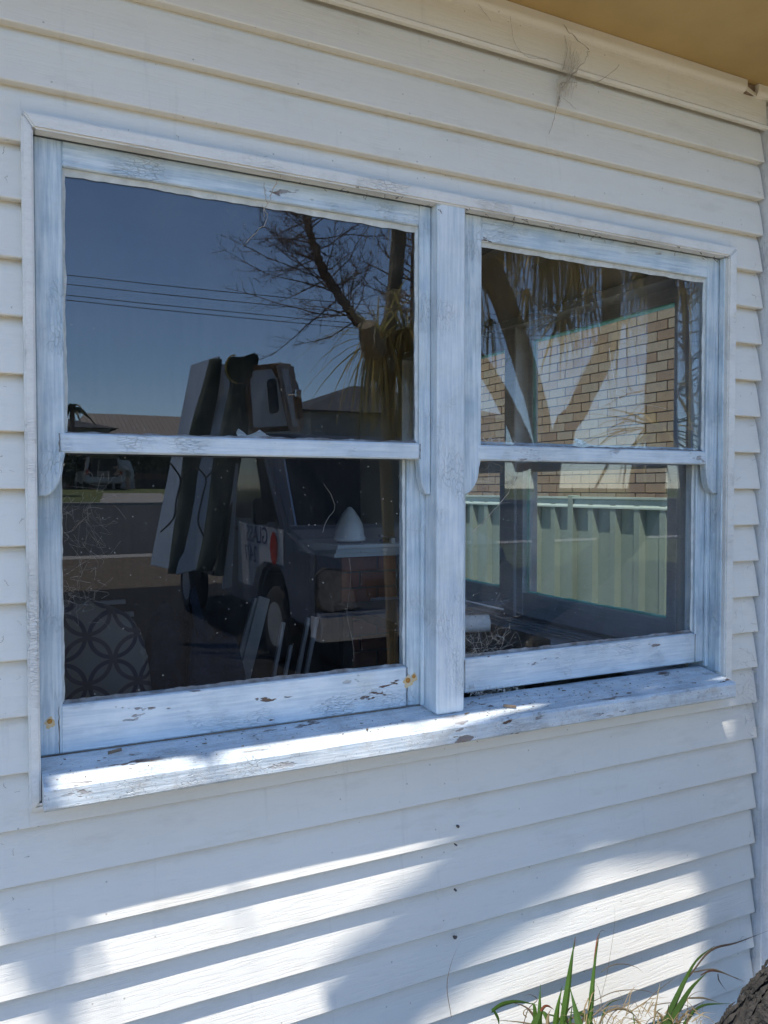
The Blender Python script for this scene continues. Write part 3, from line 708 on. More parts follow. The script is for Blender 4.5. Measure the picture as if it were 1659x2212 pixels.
# fireplace in the far corner
fp = empty('fireplace', (1.7, 2.2, 0.30), 'orange brick fireplace with a white moulded mantel shelf in the far room corner', 'fireplace')
YF = 2.06; xl = atY(738, 1250, YF).x; zm = atY(800, 1200, YF).z
mb = MB(); mb.box(xl+0.004, 1.894, YF+0.008, 2.497, 0.302, zm-0.002); mb.build('brick_core', 'fire_mortar', fp)
bm0 = None
bl, bh, jt = 0.19, 0.070, 0.009
for rw in range(int((zm-0.31)/(bh+jt))):
    zt = zm-0.004-rw*(bh+jt)
    x = xl - (bl/2 if rw % 2 else 0)
    while x < 1.89:
        a, b_ = max(x, xl), min(x+bl, 1.892)
        if b_-a > 0.02:
            mb = MB(); mb.box(a, b_, YF+random.uniform(-0.002, 0.002), YF+0.0075, zt-bh, zt); mb.build('brick', 'fire_brick', fp, bevel=0.002)
        x += bl+jt
mb = MB(); ml = atY(729, 1180, 1.98).x
pr = [(2.06, zm), (2.02, zm), (2.015, zm+0.02), (2.00, zm+0.022), (1.995, zm+0.042), (1.98, zm+0.045), (1.975, zm+0.062), (2.49, zm+0.062), (2.49, zm)]
mb.prism([(ml, y, z) for y, z in pr], (1.894-ml, 0, 0)); mb.build('mantel_shelf', 'white_gloss', fp)
ZM = zm+0.0625
b0 = atY(755, 1170, 2.10)
mb = MB(); mb.lathe((b0.x, 2.10, ZM), [(0.062, 0), (0.062, 0.012)], 24); base_h = 0.012
dome = empty('dome_ornament', (b0.x, 2.10, ZM), 'white pointed dome ornament on a dark base on the mantel shelf', 'ornament')
mb.build('base', 'black', dome)
hh = atY(752, 1099, 2.10).z - ZM
mb = MB(); mb.lathe((b0.x, 2.10, ZM+0.0125), [(0.078, 0), (0.080, hh*0.08), (0.072, hh*0.17), (0.070, hh*0.32), (0.062, hh*0.50), (0.048, hh*0.68), (0.030, hh*0.84), (0.010, hh*0.97), (0.002, hh*0.985)], 28); mb.build('dome', 'white_gloss', dome, smooth=True)
p = atY(832, 1160, 2.05)
sb = empty('stapler', (p.x, 2.05, ZM), 'small dark hand tool lying on the right end of the mantel shelf', 'tool')
mb = MB(); mb.box(p.x-0.03, p.x+0.05, 2.03, 2.06, ZM+0.001, ZM+0.018); mb.build('body', 'black', sb, bevel=0.004)
mb = MB(); mb.prism([(p.x-0.035, 2.033, ZM+0.030), (p.x+0.055, 2.033, ZM+0.0185), (p.x+0.055, 2.033, ZM+0.026), (p.x-0.035, 2.033, ZM+0.042)], (0, 0.024, 0)); mb.build('lever', 'steel_tube', sb, bevel=0.002)
o = MB().box(p.x+0.005, p.x+0.028, 1.99, 2.015, ZM+0.001, ZM+0.026).build('small_carton', 'paper', bevel=0.002); tag(o, 'tiny pale carton on the mantel in front of the dark tool', 'carton')
# inner sill board and the roll lying on it
o = MB().box(1.70, 1.868, 0.16, 1.97, 0.952, 0.972).build('inner_sill', 'inside_paint', house, bevel=0.004)
for k in range(3):
    MB().box(1.868-0.012*(2-k)+0.001, 1.899, 0.16, 1.97, 0.9725+0.0075*k, 0.9795+0.0075*k).build('sill_bead', 'inside_paint', house, bevel=0.002)
r0 = atY(1000, 1348, 0.50); r1 = atY(1056, 1346, 0.47)
mb = MB(); d = (r1-r0).normalized(); st = r0-d*0.03
rr = 0.026
mb.tube([st, r1], rr, 20, cap=False); mb.tube([r1, st], rr*0.86, 20, cap=False)
mb.v = mb.v
o = mb.build('paper_roll', 'paper', smooth=True, recalc=False); tag(o, 'pale cardboard roll lying inside behind the right lower pane', 'roll', kind=None)
o = MB().box(r0.x-0.1, r1.x+0.10, 0.30, 1.25, r1.z-rr-0.032, r1.z-rr-0.002).build('bench_top', 'panel_wall', bevel=0.004)
bench = empty('work_bench', (r0.x, 0.8, 0.3), 'dark bench top under the pale roll behind the right pane', 'bench')
o.parent = bench; o.location = -WLOC[bench.name]; 
for sx in (r0.x-0.07, r1.x+0.07):
    for sy in (0.34, 1.2):
        MB().box(sx-0.02, sx+0.02, sy-0.02, sy+0.02, 0.301, r1.z-rr-0.0325).build('leg', 'panel_wall', bench)
# crumpled paper behind each meeting rail
def crumple(c, sx, sz, seed, label):
    r = random.Random(seed); mb = MB(); n = 9; vs = []
    for j in range(5):
        for i in range(n):
            vs.append((c.x+sx*(i/(n-1)-0.5)+r.uniform(-1, 1)*0.002, c.y+0.012*sin(i*1.3+j)+r.uniform(-1, 1)*0.004+0.004*j, c.z+sz*(j/4)*(0.75+0.35*sin(i*0.9+seed))+r.uniform(-1, 1)*0.0015))
    mb.add(vs, [(j*n+i, j*n+i+1, (j+1)*n+i+1, (j+1)*n+i) for j in range(4) for i in range(n-1)])
    o = mb.build('crumpled_paper', 'paper', recalc=False)
    md = o.modifiers.new('thick', 'SOLIDIFY'); md.thickness = 0.0012
    tag(o, label, 'paper'); return o
crumple(atY(548, 946, 0.085), 0.060, 0.016, 2, 'crumpled white paper lying behind the meeting rail of the left window')
crumple(atY(1262, 966, 0.085), 0.055, 0.022, 5, 'crumpled white paper lying behind the meeting rail of the right window')

# ================================================================== BEYOND THE SIDE WINDOW: fence and the neighbour's brick wall
FX = 3.6
fence = empty('steel_fence', (FX, 3.0, 0.0), 'pale green ribbed steel fence seen through the right lower pane', 'fence')
ypost = [-1.0, 0.37, 1.74, 2.87-0.13, 4.11, 5.48, 6.85, 8.2]
def sheet(y0, y1):
    mb = MB(); pr = []; y = y0+0.03
    while y < y1-0.03:
        pr += [(FX, y), (FX, y+0.115), (FX-0.032, y+0.135), (FX-0.032, y+0.178), (FX, y+0.196)]; y += 0.206
    pr = [q for q in pr if q[1] < y1-0.03] + [(FX, y1-0.03)]
    n = len(pr); vs = [(x, yy, 0.03) for x, yy in pr] + [(x, yy, 1.40) for x, yy in pr]
    mb.add(vs, [(i, i+1, n+i+1, n+i) for i in range(n-1)])
    o = mb.build('sheet_panel', 'fence_green', fence, recalc=False)
    md = o.modifiers.new('t', 'SOLIDIFY'); md.thickness = 0.002
for i, y in enumerate(ypost):
    MB().box(FX-0.040, FX+0.028, y-0.026, y+0.026, -0.1, 1.455).build('post', 'fence_green', fence, bevel=0.003)
    if i < len(ypost)-1:
        sheet(y, ypost[i+1])
        mb = MB(); a, b_ = y+0.027, ypost[i+1]-0.027
        pr = [(FX-0.038, 1.375), (FX-0.038, 1.385), (FX-0.030, 1.40), (FX-0.030, 1.425), (FX-0.040, 1.435), (FX-0.040, 1.447), (FX+0.024, 1.447), (FX+0.024, 1.375)]
        mb.prism([(x, a, z) for x, z in pr], (0, b_-a, 0)); mb.build('top_rail', 'fence_pale', fence)
BX = 5.2
bh_ = empty('brick_house', (BX, 5.0, 0.0), 'tan brick wall of the house next door beyond the green fence', 'house')
MB().box(BX+0.008, BX+0.25, 1.2, 12.0, -0.1, 3.45).build('wall', 'mortar', bh_)
BL, BH, J = 0.230, 0.076, 0.010
protos = []
for m_ in ('brick', 'brick_pale', 'brick', 'brick_red', 'brick_pale'):
    mb = MB(); mb.box(-0.004, 0.0075, 0, BL, 0, BH); o = mb.build('brick', m_, None, bevel=0.003); protos.append(o.data); bpy.data.objects.remove(o)
cells = []
for rw in range(int(3.4/(BH+J))):
    z = 0.005+rw*(BH+J); y = 1.2 + (0.12 if rw % 2 else 0)
    while y < 11.7: cells.append((y, z)); y += BL+J
def vis(y, z): return 3.0 < y+0.1 < 7.2 and 1.40 < z+BH and z < 3.05
near = sorted([c for c in cells if vis(*c)], key=lambda c: c[0])[:299]
nearset = set(near)
for (y, z) in near:
    o = bpy.data.objects.new('brick', random.choice(protos)); COL.objects.link(o); o.parent = bh_
    o.location = Vector((BX+random.uniform(-0.002, 0.002), y+random.uniform(-0.002, 0.002), z)) - WLOC[bh_.name]
mb = MB()
for (y, z) in cells:
    if (y, z) in nearset: continue
    mb.box(BX-0.003+random.uniform(-0.002, 0.002), BX+0.0075, y, y+BL, z, z+BH)
o = mb.build('brickwork', 'brick', bh_, recalc=False); o['kind'] = 'stuff'
MB().box(BX-0.5, BX+0.3, 1.0, 12.2, 3.46, 3.50).build('eave', 'cream', bh_)
MB().prism([(BX-0.55, 1.0, 3.505), (BX+3, 1.0, 4.7), (BX+3, 1.0, 4.75), (BX-0.55, 1.0, 3.56)], (0, 11.2, 0)).build('roof', 'corrugated', bh_)
o = strip('side_path', [0.05, 14], 1.99, 6, 'concrete', -0.016)

# ================================================================== THE YARD (seen in the panes)
def curve_pts(P, n):
    """Catmull-Rom through P"""
    P = [Vector(p) for p in P]; Q = [P[0]*2-P[1]] + P + [P[-1]*2-P[-2]]; out = []
    for i in range(1, len(Q)-2):
        for k in range(n):
            t = k/n; a, b_, c, d = Q[i-1], Q[i], Q[i+1], Q[i+2]
            out.append(0.5*((2*b_) + (c-a)*t + (2*a-5*b_+4*c-d)*t*t + (3*b_-a-3*c+d)*t**3))
    out.append(P[-1]); return out
def rough_trunk(mb, P, r0, r1, n=10, sides=18, amp=0.06, seed=1):
    pts = curve_pts(P, n); r = random.Random(seed); N = len(pts); first = len(mb.v)
    mb.tube(pts, [r0+(r1-r0)*i/(N-1) for i in range(N)], sides)
    for i in range(N):
        for k in range(sides):
            j = first+i*sides+k; v = Vector(mb.v[j]); c = pts[i]
            mb.v[j] = tuple(c + (v-c)*(1+r.uniform(-amp, amp)))
def head(mg, md, c, n, L, w, seed, skirt=0.5, el=(-10, 65), az=(0, 360), dead=0.3):
    r = random.Random(seed); c = Vector(c)
    for i in range(n):
        a = radians(r.uniform(*az)); l = L*r.uniform(0.7, 1.15); sk = r.random() < skirt
        if sk:
            d = Vector((cos(a), sin(a), 0)); out = r.uniform(0.06, 0.38)*L
            pts = [c + d*out*(t*1.6 if t < 0.45 else 0.72+0.28*(t-0.45)/0.55) + Vector((0, 0, (0.10*sin(pi*min(t/0.45, 1)) - max(0, t-0.15)*1.0)*l)) for t in (0, 0.12, 0.25, 0.45, 0.7, 1.0)]
        else:
            e = radians(r.uniform(*el)); d = Vector((cos(a)*cos(e), sin(a)*cos(e), sin(e))); g = r.uniform(0.35, 0.95)
            pts = [c + d*l*t + Vector((0, 0, -g*l*t*t*0.85)) for t in (0, 0.15, 0.35, 0.55, 0.78, 1.0)]
        jit = Vector((r.uniform(-1, 1), r.uniform(-1, 1), 0))*0.03
        pts = [p + jit*(k/5) for k, p in enumerate(pts)]
        (md if r.random() < (dead if sk else 0.12) else mg).strap(pts, w*r.uniform(0.7, 1.2), fold=0.3)
# clump of yucca: several limbs with hanging skirts
yu = empty('yucca_tree', (2.35, -2.0, 0.0), 'many stemmed yucca with hanging strap leaves reflected in the right panes', 'tree')
mg, md = MB(), MB()
def limb(P, r0, r1, seed, sides=12):
    mb = MB(); rough_trunk(mb, P, r0, r1, 6, sides, 0.05, seed); mb.build('limb', 'yucca_bark', yu)
D0 = 1.75
base = mir(1205, 1010, D0); gb = Vector((base.x-0.12, base.y, -0.05))
limb([gb, base, mir(1250, 880, D0), mir(1310, 750, D0), mir(1322, 640, D0), mir(1318, 520, D0), mir(1330, 380, D0)], 0.062, 0.048, 1)
limb([base+Vector((-0.03, 0.02, -0.2)), mir(1165, 900, D0+.05), mir(1128, 770, D0+.08), mir(1085, 640, D0+.1), mir(1035, 540, D0+.1), mir(985, 430, D0+.1), mir(960, 330, D0+.1)], 0.05, 0.075, 2)
limb([mir(1150, 1010, D0+.1), mir(1108, 905, D0+.25), mir(1060, 815, D0+.35), mir(1010, 740, D0+.4), mir(975, 650, D0+.4)], 0.05, 0.04, 3)
head(mg, md, mir(1185, 470, D0), 110, 0.66, 0.020, 11, 0.75, dead=0.45)
head(mg, md, mir(1290, 470, D0), 80, 0.62, 0.018, 12, 0.8, dead=0.35)
head(mg, md, mir(1090, 455, D0+.1), 80, 0.60, 0.018, 13, 0.75, dead=0.4)
head(mg, md, mir(1345, 540, D0), 46, 0.42, 0.018, 14, 0.6, dead=0.2)
head(mg, md, mir(1000, 560, D0+.2), 50, 0.6, 0.02, 15, 0.8, dead=0.4)
head(mg, md, mir(1440, 470, D0-.2), 40, 0.5, 0.02, 16, 0.7, dead=0.5)
head(mg, md, mir(1215, 690, D0+.05), 40, 0.40, 0.022, 17, 0.3, dead=0.3)
head(mg, md, mir(1460, 850, 1.25), 46, 0.42, 0.012, 18, 0.1, el=(-30, 60), dead=0.2)
head(mg, md, mir(1385, 560, D0), 60, 0.50, 0.012, 19, 0.8, dead=0.3)
head(mg, md, mir(1240, 560, D0+.2), 60, 0.62, 0.015, 20, 0.9, dead=0.4)
for (hx, hy, dd_, n_, l_, sd_) in ((1395, 600, 1.5, 34, 0.55, 51), (1475, 640, 1.4, 30, 0.45, 52), (1140, 640, 1.7, 26, 0.5, 53), (1270, 640, 1.5, 30, 0.55, 54), (1350, 700, 1.35, 26, 0.45, 55), (1060, 700, 1.8, 20, 0.4, 56)):
    head(mg, md, mir(hx, hy, dd_), n_, l_, 0.009, sd_, 0.55, el=(-30, 50), dead=0.5)
# high limb and heads over the eave: they throw the shadow band and the dapples on the lower boards
def cast(x, y, t): 
    s_ = atY(x, y, 0.0); return s_ + SUN*(t/abs(SUN.y))
up1 = cast(1345, 1690, 0.85); up2 = cast(1180, 1790, 0.85); up3 = cast(1040, 1895, 0.85); up4 = cast(895, 2054, 0.86); up5 = cast(730, 2240, 0.87)
limb([mir(1330, 380, D0), Vector((2.3, -1.5, 4.2)), Vector((1.6, -1.15, 4.45)), up1, up2, up3, up4, up5], 0.06, 0.042, 5)
rh = cast(1605, 1600, 1.25)
head(mg, md, rh, 46, 0.40, 0.030, 21, 1.0, dead=0.3)
head(mg, md, cast(1590, 1790, 1.25), 46, 0.42, 0.030, 22, 1.0, dead=0.3)
head(mg, md, cast(1560, 2010, 1.25), 46, 0.44, 0.030, 24, 1.0, dead=0.3)
head(mg, md, cast(0, 1690, 1.0), 40, 0.17, 0.05, 26, 1.0, dead=0.3)
head(mg, md, cast(85, 1745, 1.0), 60, 0.17, 0.05, 61, 1.0, dead=0.3)
head(mg, md, cast(60, 1850, 1.05), 50, 0.16, 0.05, 62, 1.0, dead=0.3)
limb([cast(0, 1690, 1.0), cast(50, 1735, 1.0), cast(85, 1745, 1.0), cast(60, 1850, 1.05)], 0.012, 0.008, 9)
head(mg, md, cast(900, 1520, 1.3), 10, 0.07, 0.02, 63, 0.5, dead=0.3)
head(mg, md, cast(1340, 1450, 1.3), 16, 0.10, 0.02, 64, 0.5, dead=0.3)
head(mg, md, cast(1440, 1445, 1.3), 12, 0.08, 0.02, 65, 0.5, dead=0.3)
limb([cast(900, 1520, 1.3), cast(1100, 1440, 1.3), cast(1340, 1450, 1.3), cast(1440, 1445, 1.3), Vector((2.0, -1.4, 4.6)), Vector((2.3, -1.5, 4.2))], 0.008, 0.02, 10)
head(mg, md, cast(445, 1590, 1.2), 14, 0.09, 0.03, 27, 0.3, dead=0.3)
limb([Vector((1.6, -1.15, 4.45)), cast(900, 1500, 1.1)+Vector((0, 0, 0.5)), cast(300, 1300, 1.1)+Vector((0, 0, 0.7)), cast(0, 1550, 1.0)+Vector((0, 0, 0.2)), cast(0, 1690, 1.0)], 0.03, 0.015, 7)
limb([Vector((2.3, -1.5, 4.2)), Vector((1.8, -1.2, 4.5)), rh + Vector((0.1, 0, 0.1)), rh, cast(1590, 1790, 1.25), cast(1560, 2010, 1.25)], 0.05, 0.03, 6)
o = mg.build('green_leaves', 'strap', yu, recalc=False); o['kind'] = 'stuff'
o = md.build('dead_leaves', 'strap_dead', yu, recalc=False); o['kind'] = 'stuff'
# single yucca head in the left pane
y2 = empty('cabbage_palm', (2.2, -3.3, 0.0), 'drooping strap leaf palm reflected right of the glass rack in the left window', 'tree')
mg, md = MB(), MB(); D1 = 2.9
hc = mir(835, 725, D1)
mb = MB(); rough_trunk(mb, [Vector((hc.x+0.1, hc.y, -0.05)), Vector((hc.x+0.06, hc.y, 1.0)), hc+Vector((0.01, 0, -0.3)), mir(842, 700, D1), mir(853, 610, D1), mir(862, 500, D1), mir(866, 400, D1)], 0.035, 0.05, 6, 12, 0.05, 8); mb.build('trunk', 'yucca_bark', y2)
mb = MB(); rough_trunk(mb, [mir(812, 760, D1-.1), mir(800, 735, D1-.15), mir(792, 700, D1-.2)], 0.075, 0.055, 4, 10, 0.08, 9); mb.build('stump', 'yucca_bark', y2)
head(mg, md, mir(815, 735, D1), 110, 0.78, 0.017, 31, 0.72, dead=0.38)
head(mg, md, mir(878, 730, D1), 110, 0.80, 0.017, 32, 0.80, dead=0.45)
head(mg, md, mir(885, 715, D1), 16, 0.45, 0.03, 33, 0.0, el=(0, 20), dead=0.0)
head(mg, md, mir(870, 330, D1), 40, 0.75, 0.015, 34, 0.9, dead=0.3)
o = mg.build('green_leaves', 'strap', y2, recalc=False); o['kind'] = 'stuff'
o = md.build('dead_leaves', 'strap_dead', y2, recalc=False); o['kind'] = 'stuff'
# leaning trunk at the corner of the picture
ln = empty('leaning_tree', (1.75, -0.55, 0.0), 'leaning dark rough barked trunk in front of the wall at lower right', 'tree')
p1 = atY(1652, 2304, -0.55); p2 = atY(1777, 2154, -0.60); dr = (p2-p1).normalized()
p0 = p1 - dr*((p1.z+0.08)/dr.z)
mb = MB(); rough_trunk(mb, [p0, p1, p2, p2+dr*0.35+Vector((0, -0.02, 0.05)), Vector((2.45, -0.85, 1.35)), Vector((2.62, -0.95, 1.9)), Vector((2.72, -1.05, 2.6)), Vector((2.75, -1.1, 3.4))], 0.100, 0.050, 14, 44, 0.045, 4)
mb.build('trunk', 'bark', ln)
# bark plates near the camera
mb = MB(); r = random.Random(5); tp = curve_pts([p0, p1, p2, p2+dr*0.35], 30)
for i in range(1300):
    k = r.randrange(2, len(tp)-2); c = tp[k]; t = (tp[k+1]-tp[k-1]).normalized(); a = t.cross(Vector((0, 0, 1))).normalized(); b_ = a.cross(t)
    an = r.uniform(0, 2*pi); nr = a*cos(an)+b_*sin(an); sd = nr.cross(t)
    q = c + nr*(0.0965+r.uniform(-0.001, 0.004)) + t*r.uniform(-0.01, 0.01); l = r.uniform(0.008, 0.022); w = r.uniform(0.004, 0.009)
    h = nr*r.uniform(0.0005, 0.0025)
    mb.add([q-t*l-nr*0.004, q+sd*w-nr*0.003, q+t*l-nr*0.004, q-sd*w-nr*0.003, q+h], [(0, 1, 4), (1, 2, 4), (2, 3, 4), (3, 0, 4)])
o = mb.build('bark_plates', 'bark', ln, recalc=True); o['kind'] = 'stuff'
mg, md = MB(), MB()
head(mg, md, Vector((2.58, -0.93, 1.75)), 36, 0.50, 0.024, 41, 0.2, el=(-20, 40), dead=0.1)
head(mg, md, Vector((2.75, -1.1, 3.4)), 90, 0.8, 0.03, 42, 0.7, dead=0.3)
o = mg.build('green_leaves', 'strap', ln, recalc=False); o['kind'] = 'stuff'
o = md.build('dead_leaves', 'strap_dead', ln, recalc=False); o['kind'] = 'stuff'

# bare trees
def bare_tree(name, label, P, r0, r1, nb, L, seed, tw=10, lo=0.12, fine=1.0):
    t = empty(name, (P[0].x, P[0].y, P[0].z), label, 'tree')
    pts = curve_pts(P, 8); N = len(pts); r = random.Random(seed)
    pts = [p + Vector((r.gauss(0, 1), r.gauss(0, 1), 0))*r0*0.12 for p in pts]
    mb = MB(); mb.tube(pts, [(r0+(r1-r0)*i/(N-1))*r.uniform(0.9, 1.12) for i in range(N)], 8); mb.build('trunk', 'twig', t)
    tm = MB()
    def wig(a, d, l, n, up, rad):
        q = [a]; dd = d.copy()
        for i in range(n):
            dd = (dd + Vector((r.gauss(0, .16), r.gauss(0, .16), r.gauss(0, .12)+up))).normalized(); q.append(q[-1]+dd*l/n)
        tm.tube(q, [rad*(1-0.8*i/n) for i in range(n+1)], 4 if rad > 0.006 else 3, cap=False); return q
    for b_ in range(nb):
        k = lo + (1-lo)*(b_+r.random())/nb; i = min(N-2, int(k*(N-1))); c = pts[i]; tg = (pts[i+1]-pts[i]).normalized()
        a0 = tg.cross(Vector((0.3, 1, 0.1))).normalized(); b0 = a0.cross(tg); an = r.uniform(0, 2*pi)
        d = (a0*cos(an) + b0*sin(an) + tg*r.uniform(0.05, 0.55)).normalized()
        l = L*(1.05-0.55*k)*r.uniform(0.45, 1.2)
        q = wig(c, d, l, 7, 0.05, 0.016*fine*(1.2-k*0.5))
        for w_ in range(tw):
            f = (0.15+0.83*(w_+r.random())/tw)*7; j = min(6, int(f)); e0 = q[j].lerp(q[j+1], f-j); dt = (q[j+1]-q[j]).normalized()
            sd = Vector((r.gauss(0, 1), r.gauss(0, 1), r.gauss(0, 1))).cross(dt).normalized()
            dd = (dt*r.uniform(0.5, 1.0) + sd*r.uniform(0.5, 1.0)).normalized(); ll = l*r.uniform(0.12, 0.38)*(1.2-f/9)
            q2 = wig(e0, dd, ll, 3, 0.12, 0.0062*fine)
            for u in range(5):
                bb = q2[min(2, u//2)].lerp(q2[min(3, u//2+1)], r.random())
                d3 = (dd*0.7 + Vector((r.gauss(0, .6), r.gauss(0, .6), r.gauss(0.45, .5)))).normalized()
                wig(bb, d3, ll*r.uniform(0.2, 0.5), 2, 0.1, 0.0034*fine)
    o = tm.build('branches', 'twig', t, recalc=False); o['kind'] = 'stuff'
    return t
DB = 7.5
pb = mir(815, 760, DB)
bare_tree('bare_tree', 'leafless leaning tree with fine twigs reflected against blue sky', [Vector((pb.x+1.0, pb.y, -0.05)), Vector((pb.x+0.45, pb.y, 1.6)), mir(800, 738, DB), mir(770, 692, DB), mir(735, 642, DB), mir(702, 590, DB), mir(681, 540, DB), mir(667, 490, DB), mir(657, 440, DB), mir(652, 370, DB), mir(650, 300, DB)],
          0.085, 0.018, 84, 1.6, 12, lo=0.30, tw=14, fine=0.62)
DC = 6.5
pb = mir(893, 900, DC)
bare_tree('bare_tree', 'leafless upright tree reflected at the right edge of the left upper pane', [Vector((pb.x, pb.y, -0.05)), pb, mir(893, 780, DC), mir(893, 640, DC), mir(895, 520, DC), mir(899, 400, DC)], 0.06, 0.03, 44, 1.0, 5, lo=0.40, fine=0.75, tw=13)
DC = 4.8
pb = mir(1490, 900, DC)
bare_tree('bare_tree', 'leafless twiggy tree reflected in the top corner of the right upper pane', [Vector((pb.x, pb.y, -0.05)), pb, mir(1480, 700, DC), mir(1470, 560, DC), mir(1460, 420, DC)], 0.045, 0.02, 44, 1.2, 6, lo=0.3, fine=0.7, tw=13)

# power lines along the street
DP = 20.0
for (y0, lab) in ((592, 'highest'), (612, 'second highest'), (636, 'third highest'), (647, 'lowest')):
    p = mir(137, y0, DP); q = mir(880, y0+57, DP)
    z0, z1 = p.z, q.z; sl_ = (z1-z0)/(q.x-p.x)
    pts = [(x, -DP, z0+sl_*(x-p.x)*0.6 + 0.0035*(x-9)**2*0.5 - 0.1) for x in range(-40, 61, 4)]
    mb = MB(); mb.tube(pts, 0.010, 4); o = mb.build('power_line', 'pole_wire'); tag(o, lab + ' of the four power lines crossing the reflected sky', 'power line', 'power lines over the street')

# ================================================================== THE GLAZIER'S UTE
ute = empty('glazier_ute', (3.2, -6.0, 0.0), 'grey blue work ute with GLASS 24/7 lettering reflected in the left lower pane', 'ute')
UX0, UX1, NY = 2.28, 4.06, -3.95          # left flank, right flank, nose
def prof_prism(name, prof, x0, x1, mat, bev=0.03, segs=2):
    mb = MB(); mb.prism([(x0, NY-a, z) for a, z in prof], (x1-x0, 0, 0)); return mb.build(name, mat, ute, bevel=bev, segs=segs)
cab = [(0.02, 0.42), (0.0, 0.60), (0.02, 0.88), (0.10, 1.02), (0.62, 1.16), (0.66, 1.17), (1.22, 1.93), (1.36, 1.99), (2.30, 2.02), (2.42, 1.95), (2.46, 1.0), (2.46, 0.42), (1.42, 0.42), (1.36, 0.62), (1.24, 0.76), (1.08, 0.82), (0.92, 0.82), (0.76, 0.76), (0.64, 0.62), (0.58, 0.42)]
body = prof_prism('cab', cab, UX0, UX1, 'ute_paint', 0.035, 2)
# glazing
def flat(name, pts, d, mat, bev=0.0, parent=None):
    mb = MB(); mb.prism(pts, d); return mb.build(name, mat, parent or ute, bevel=bev)
XS = UX0-0.004
flat('side_window', [(XS, NY-a, z) for a, z in ((0.86, 1.24), (1.30, 1.84), (1.40, 1.88), (2.28, 1.90), (2.30, 1.22))], (0.008, 0, 0), 'car_glass')
flat('window_trim', [(XS-0.002, NY-a, z) for a, z in ((0.80, 1.20), (1.28, 1.86), (1.30, 1.86), (0.83, 1.20))], (0.006, 0, 0), 'chrome')
sc_ = [(0.68, 1.195), (1.205, 1.905)]
flat('windscreen', [(UX0+0.10, NY-sc_[0][0]+0.012, sc_[0][1]), (UX1-0.10, NY-sc_[0][0]+0.012, sc_[0][1]), (UX1-0.16, NY-sc_[1][0]+0.012, sc_[1][1]), (UX0+0.16, NY-sc_[1][0]+0.012, sc_[1][1])], (0, -0.01, -0.002), 'car_glass')
flat('pillar_strip', [(UX0+0.075, NY-0.66, 1.185), (UX0+0.092, NY-0.66, 1.185), (UX0+0.150, NY-1.20, 1.915), (UX0+0.135, NY-1.20, 1.915)], (0, 0.012, 0.004), 'chrome')
for sg, xe in ((1, UX0), (-1, UX1)):
    hl = flat('headlight', [(xe+sg*a, NY+0.006, z) for a, z in ((-0.006, 0.66), (0.02, 0.58), (0.10, 0.545), (0.36, 0.57), (0.33, 0.70), (0.25, 0.885), (0.06, 0.905), (-0.003, 0.86))], (0, -0.05, 0), 'black', 0.012)
    flat('lens', [(xe+sg*a, NY+0.016, z) for a, z in ((0.012, 0.67), (0.04, 0.60), (0.11, 0.567), (0.325, 0.59), (0.30, 0.70), (0.235, 0.865), (0.07, 0.885), (0.014, 0.845))], (0, -0.0095, 0), 'lamp_glass', 0.006, hl) if False else None
    mb = MB(); mb.prism([(xe+sg*a, NY+0.016, z) for a, z in ((0.012, 0.67), (0.04, 0.60), (0.11, 0.567), (0.325, 0.59), (0.30, 0.70), (0.235, 0.865), (0.07, 0.885), (0.014, 0.845))], (0, -0.0095, 0))
    o = mb.build('lens', 'lamp_glass', None); o.parent = hl; o.location = (0, 0, 0)
flat('grille', [(UX0+0.42, NY+0.008, 0.66), (UX1-0.42, NY+0.008, 0.66), (UX1-0.40, NY+0.008, 0.80), (UX0+0.40, NY+0.008, 0.80)], (0, -0.02, 0), 'black', 0.006)
MB().box(UX0-0.01, UX1+0.01, NY-0.12, NY+0.05, 0.34, 0.56).build('bumper', 'ute_white', ute, bevel=0.03, segs=2)
MB().box(3.0, 3.34, NY+0.051, NY+0.056, 0.40, 0.50).build('blank_plate', 'ute_white', ute)
def wheel(x, y):
    w = MB(); w.lathe((x, y, 0.33), [(0.20, -0.10), (0.31, -0.10), (0.33, -0.07), (0.33, 0.07), (0.31, 0.10), (0.20, 0.10)], 28, 'x'); tw = w.build('wheel', 'tyre', ute, smooth=True)
    r_ = MB(); r_.lathe((x, y, 0.33), [(0.195, -0.102), (0.19, -0.085), (0.06, -0.07), (0.05, -0.10)], 20, 'x'); o = r_.build('rim', 'silver_paint', None); o.parent = tw; o.location = (0, 0, 0)
for y in (NY-1.0, NY-4.3):
    for x in (UX0+0.12, UX1-0.12): wheel(x, y)
MB().box(UX0+0.06, UX1-0.06, NY-5.3, NY-2.50, 0.62, 0.74).build('chassis', 'black', ute)
MB().box(UX0, UX1, NY-5.4, NY-2.52, 0.742, 0.80).build('tray_floor', 'steel_tube', ute, bevel=0.006)
MB().box(UX0-0.002, UX0+0.028, NY-5.4, NY-2.52, 0.802, 1.10).build('tray_side', 'ute_paint', ute, bevel=0.006)
MB().box(UX1-0.028, UX1+0.002, NY-5.4, NY-2.52, 0.802, 1.10).build('tray_side', 'ute_paint', ute, bevel=0.006)
# fuel cap ring, mirror, handle
mb = MB(); mb.lathe((UX0-0.002, NY-2.25, 1.02), [(0.05, 0.004), (0.05, -0.006), (0.036, -0.006), (0.036, 0.004)], 20, 'x'); mb.build('fuel_cap', 'black', ute)
MB().box(UX0-0.20, UX0-0.05, NY-0.98, NY-0.90, 1.20, 1.42).build('mirror', 'black', ute, bevel=0.02, segs=2)
MB().box(UX0-0.06, UX0+0.02, NY-0.96, NY-0.92, 1.22, 1.26).build('mirror_arm', 'black', ute, bevel=0.006)
MB().box(UX0-0.018, UX0+0.004, NY-2.18, NY-2.02, 1.10, 1.13).build('door_handle', 'black', ute, bevel=0.006)
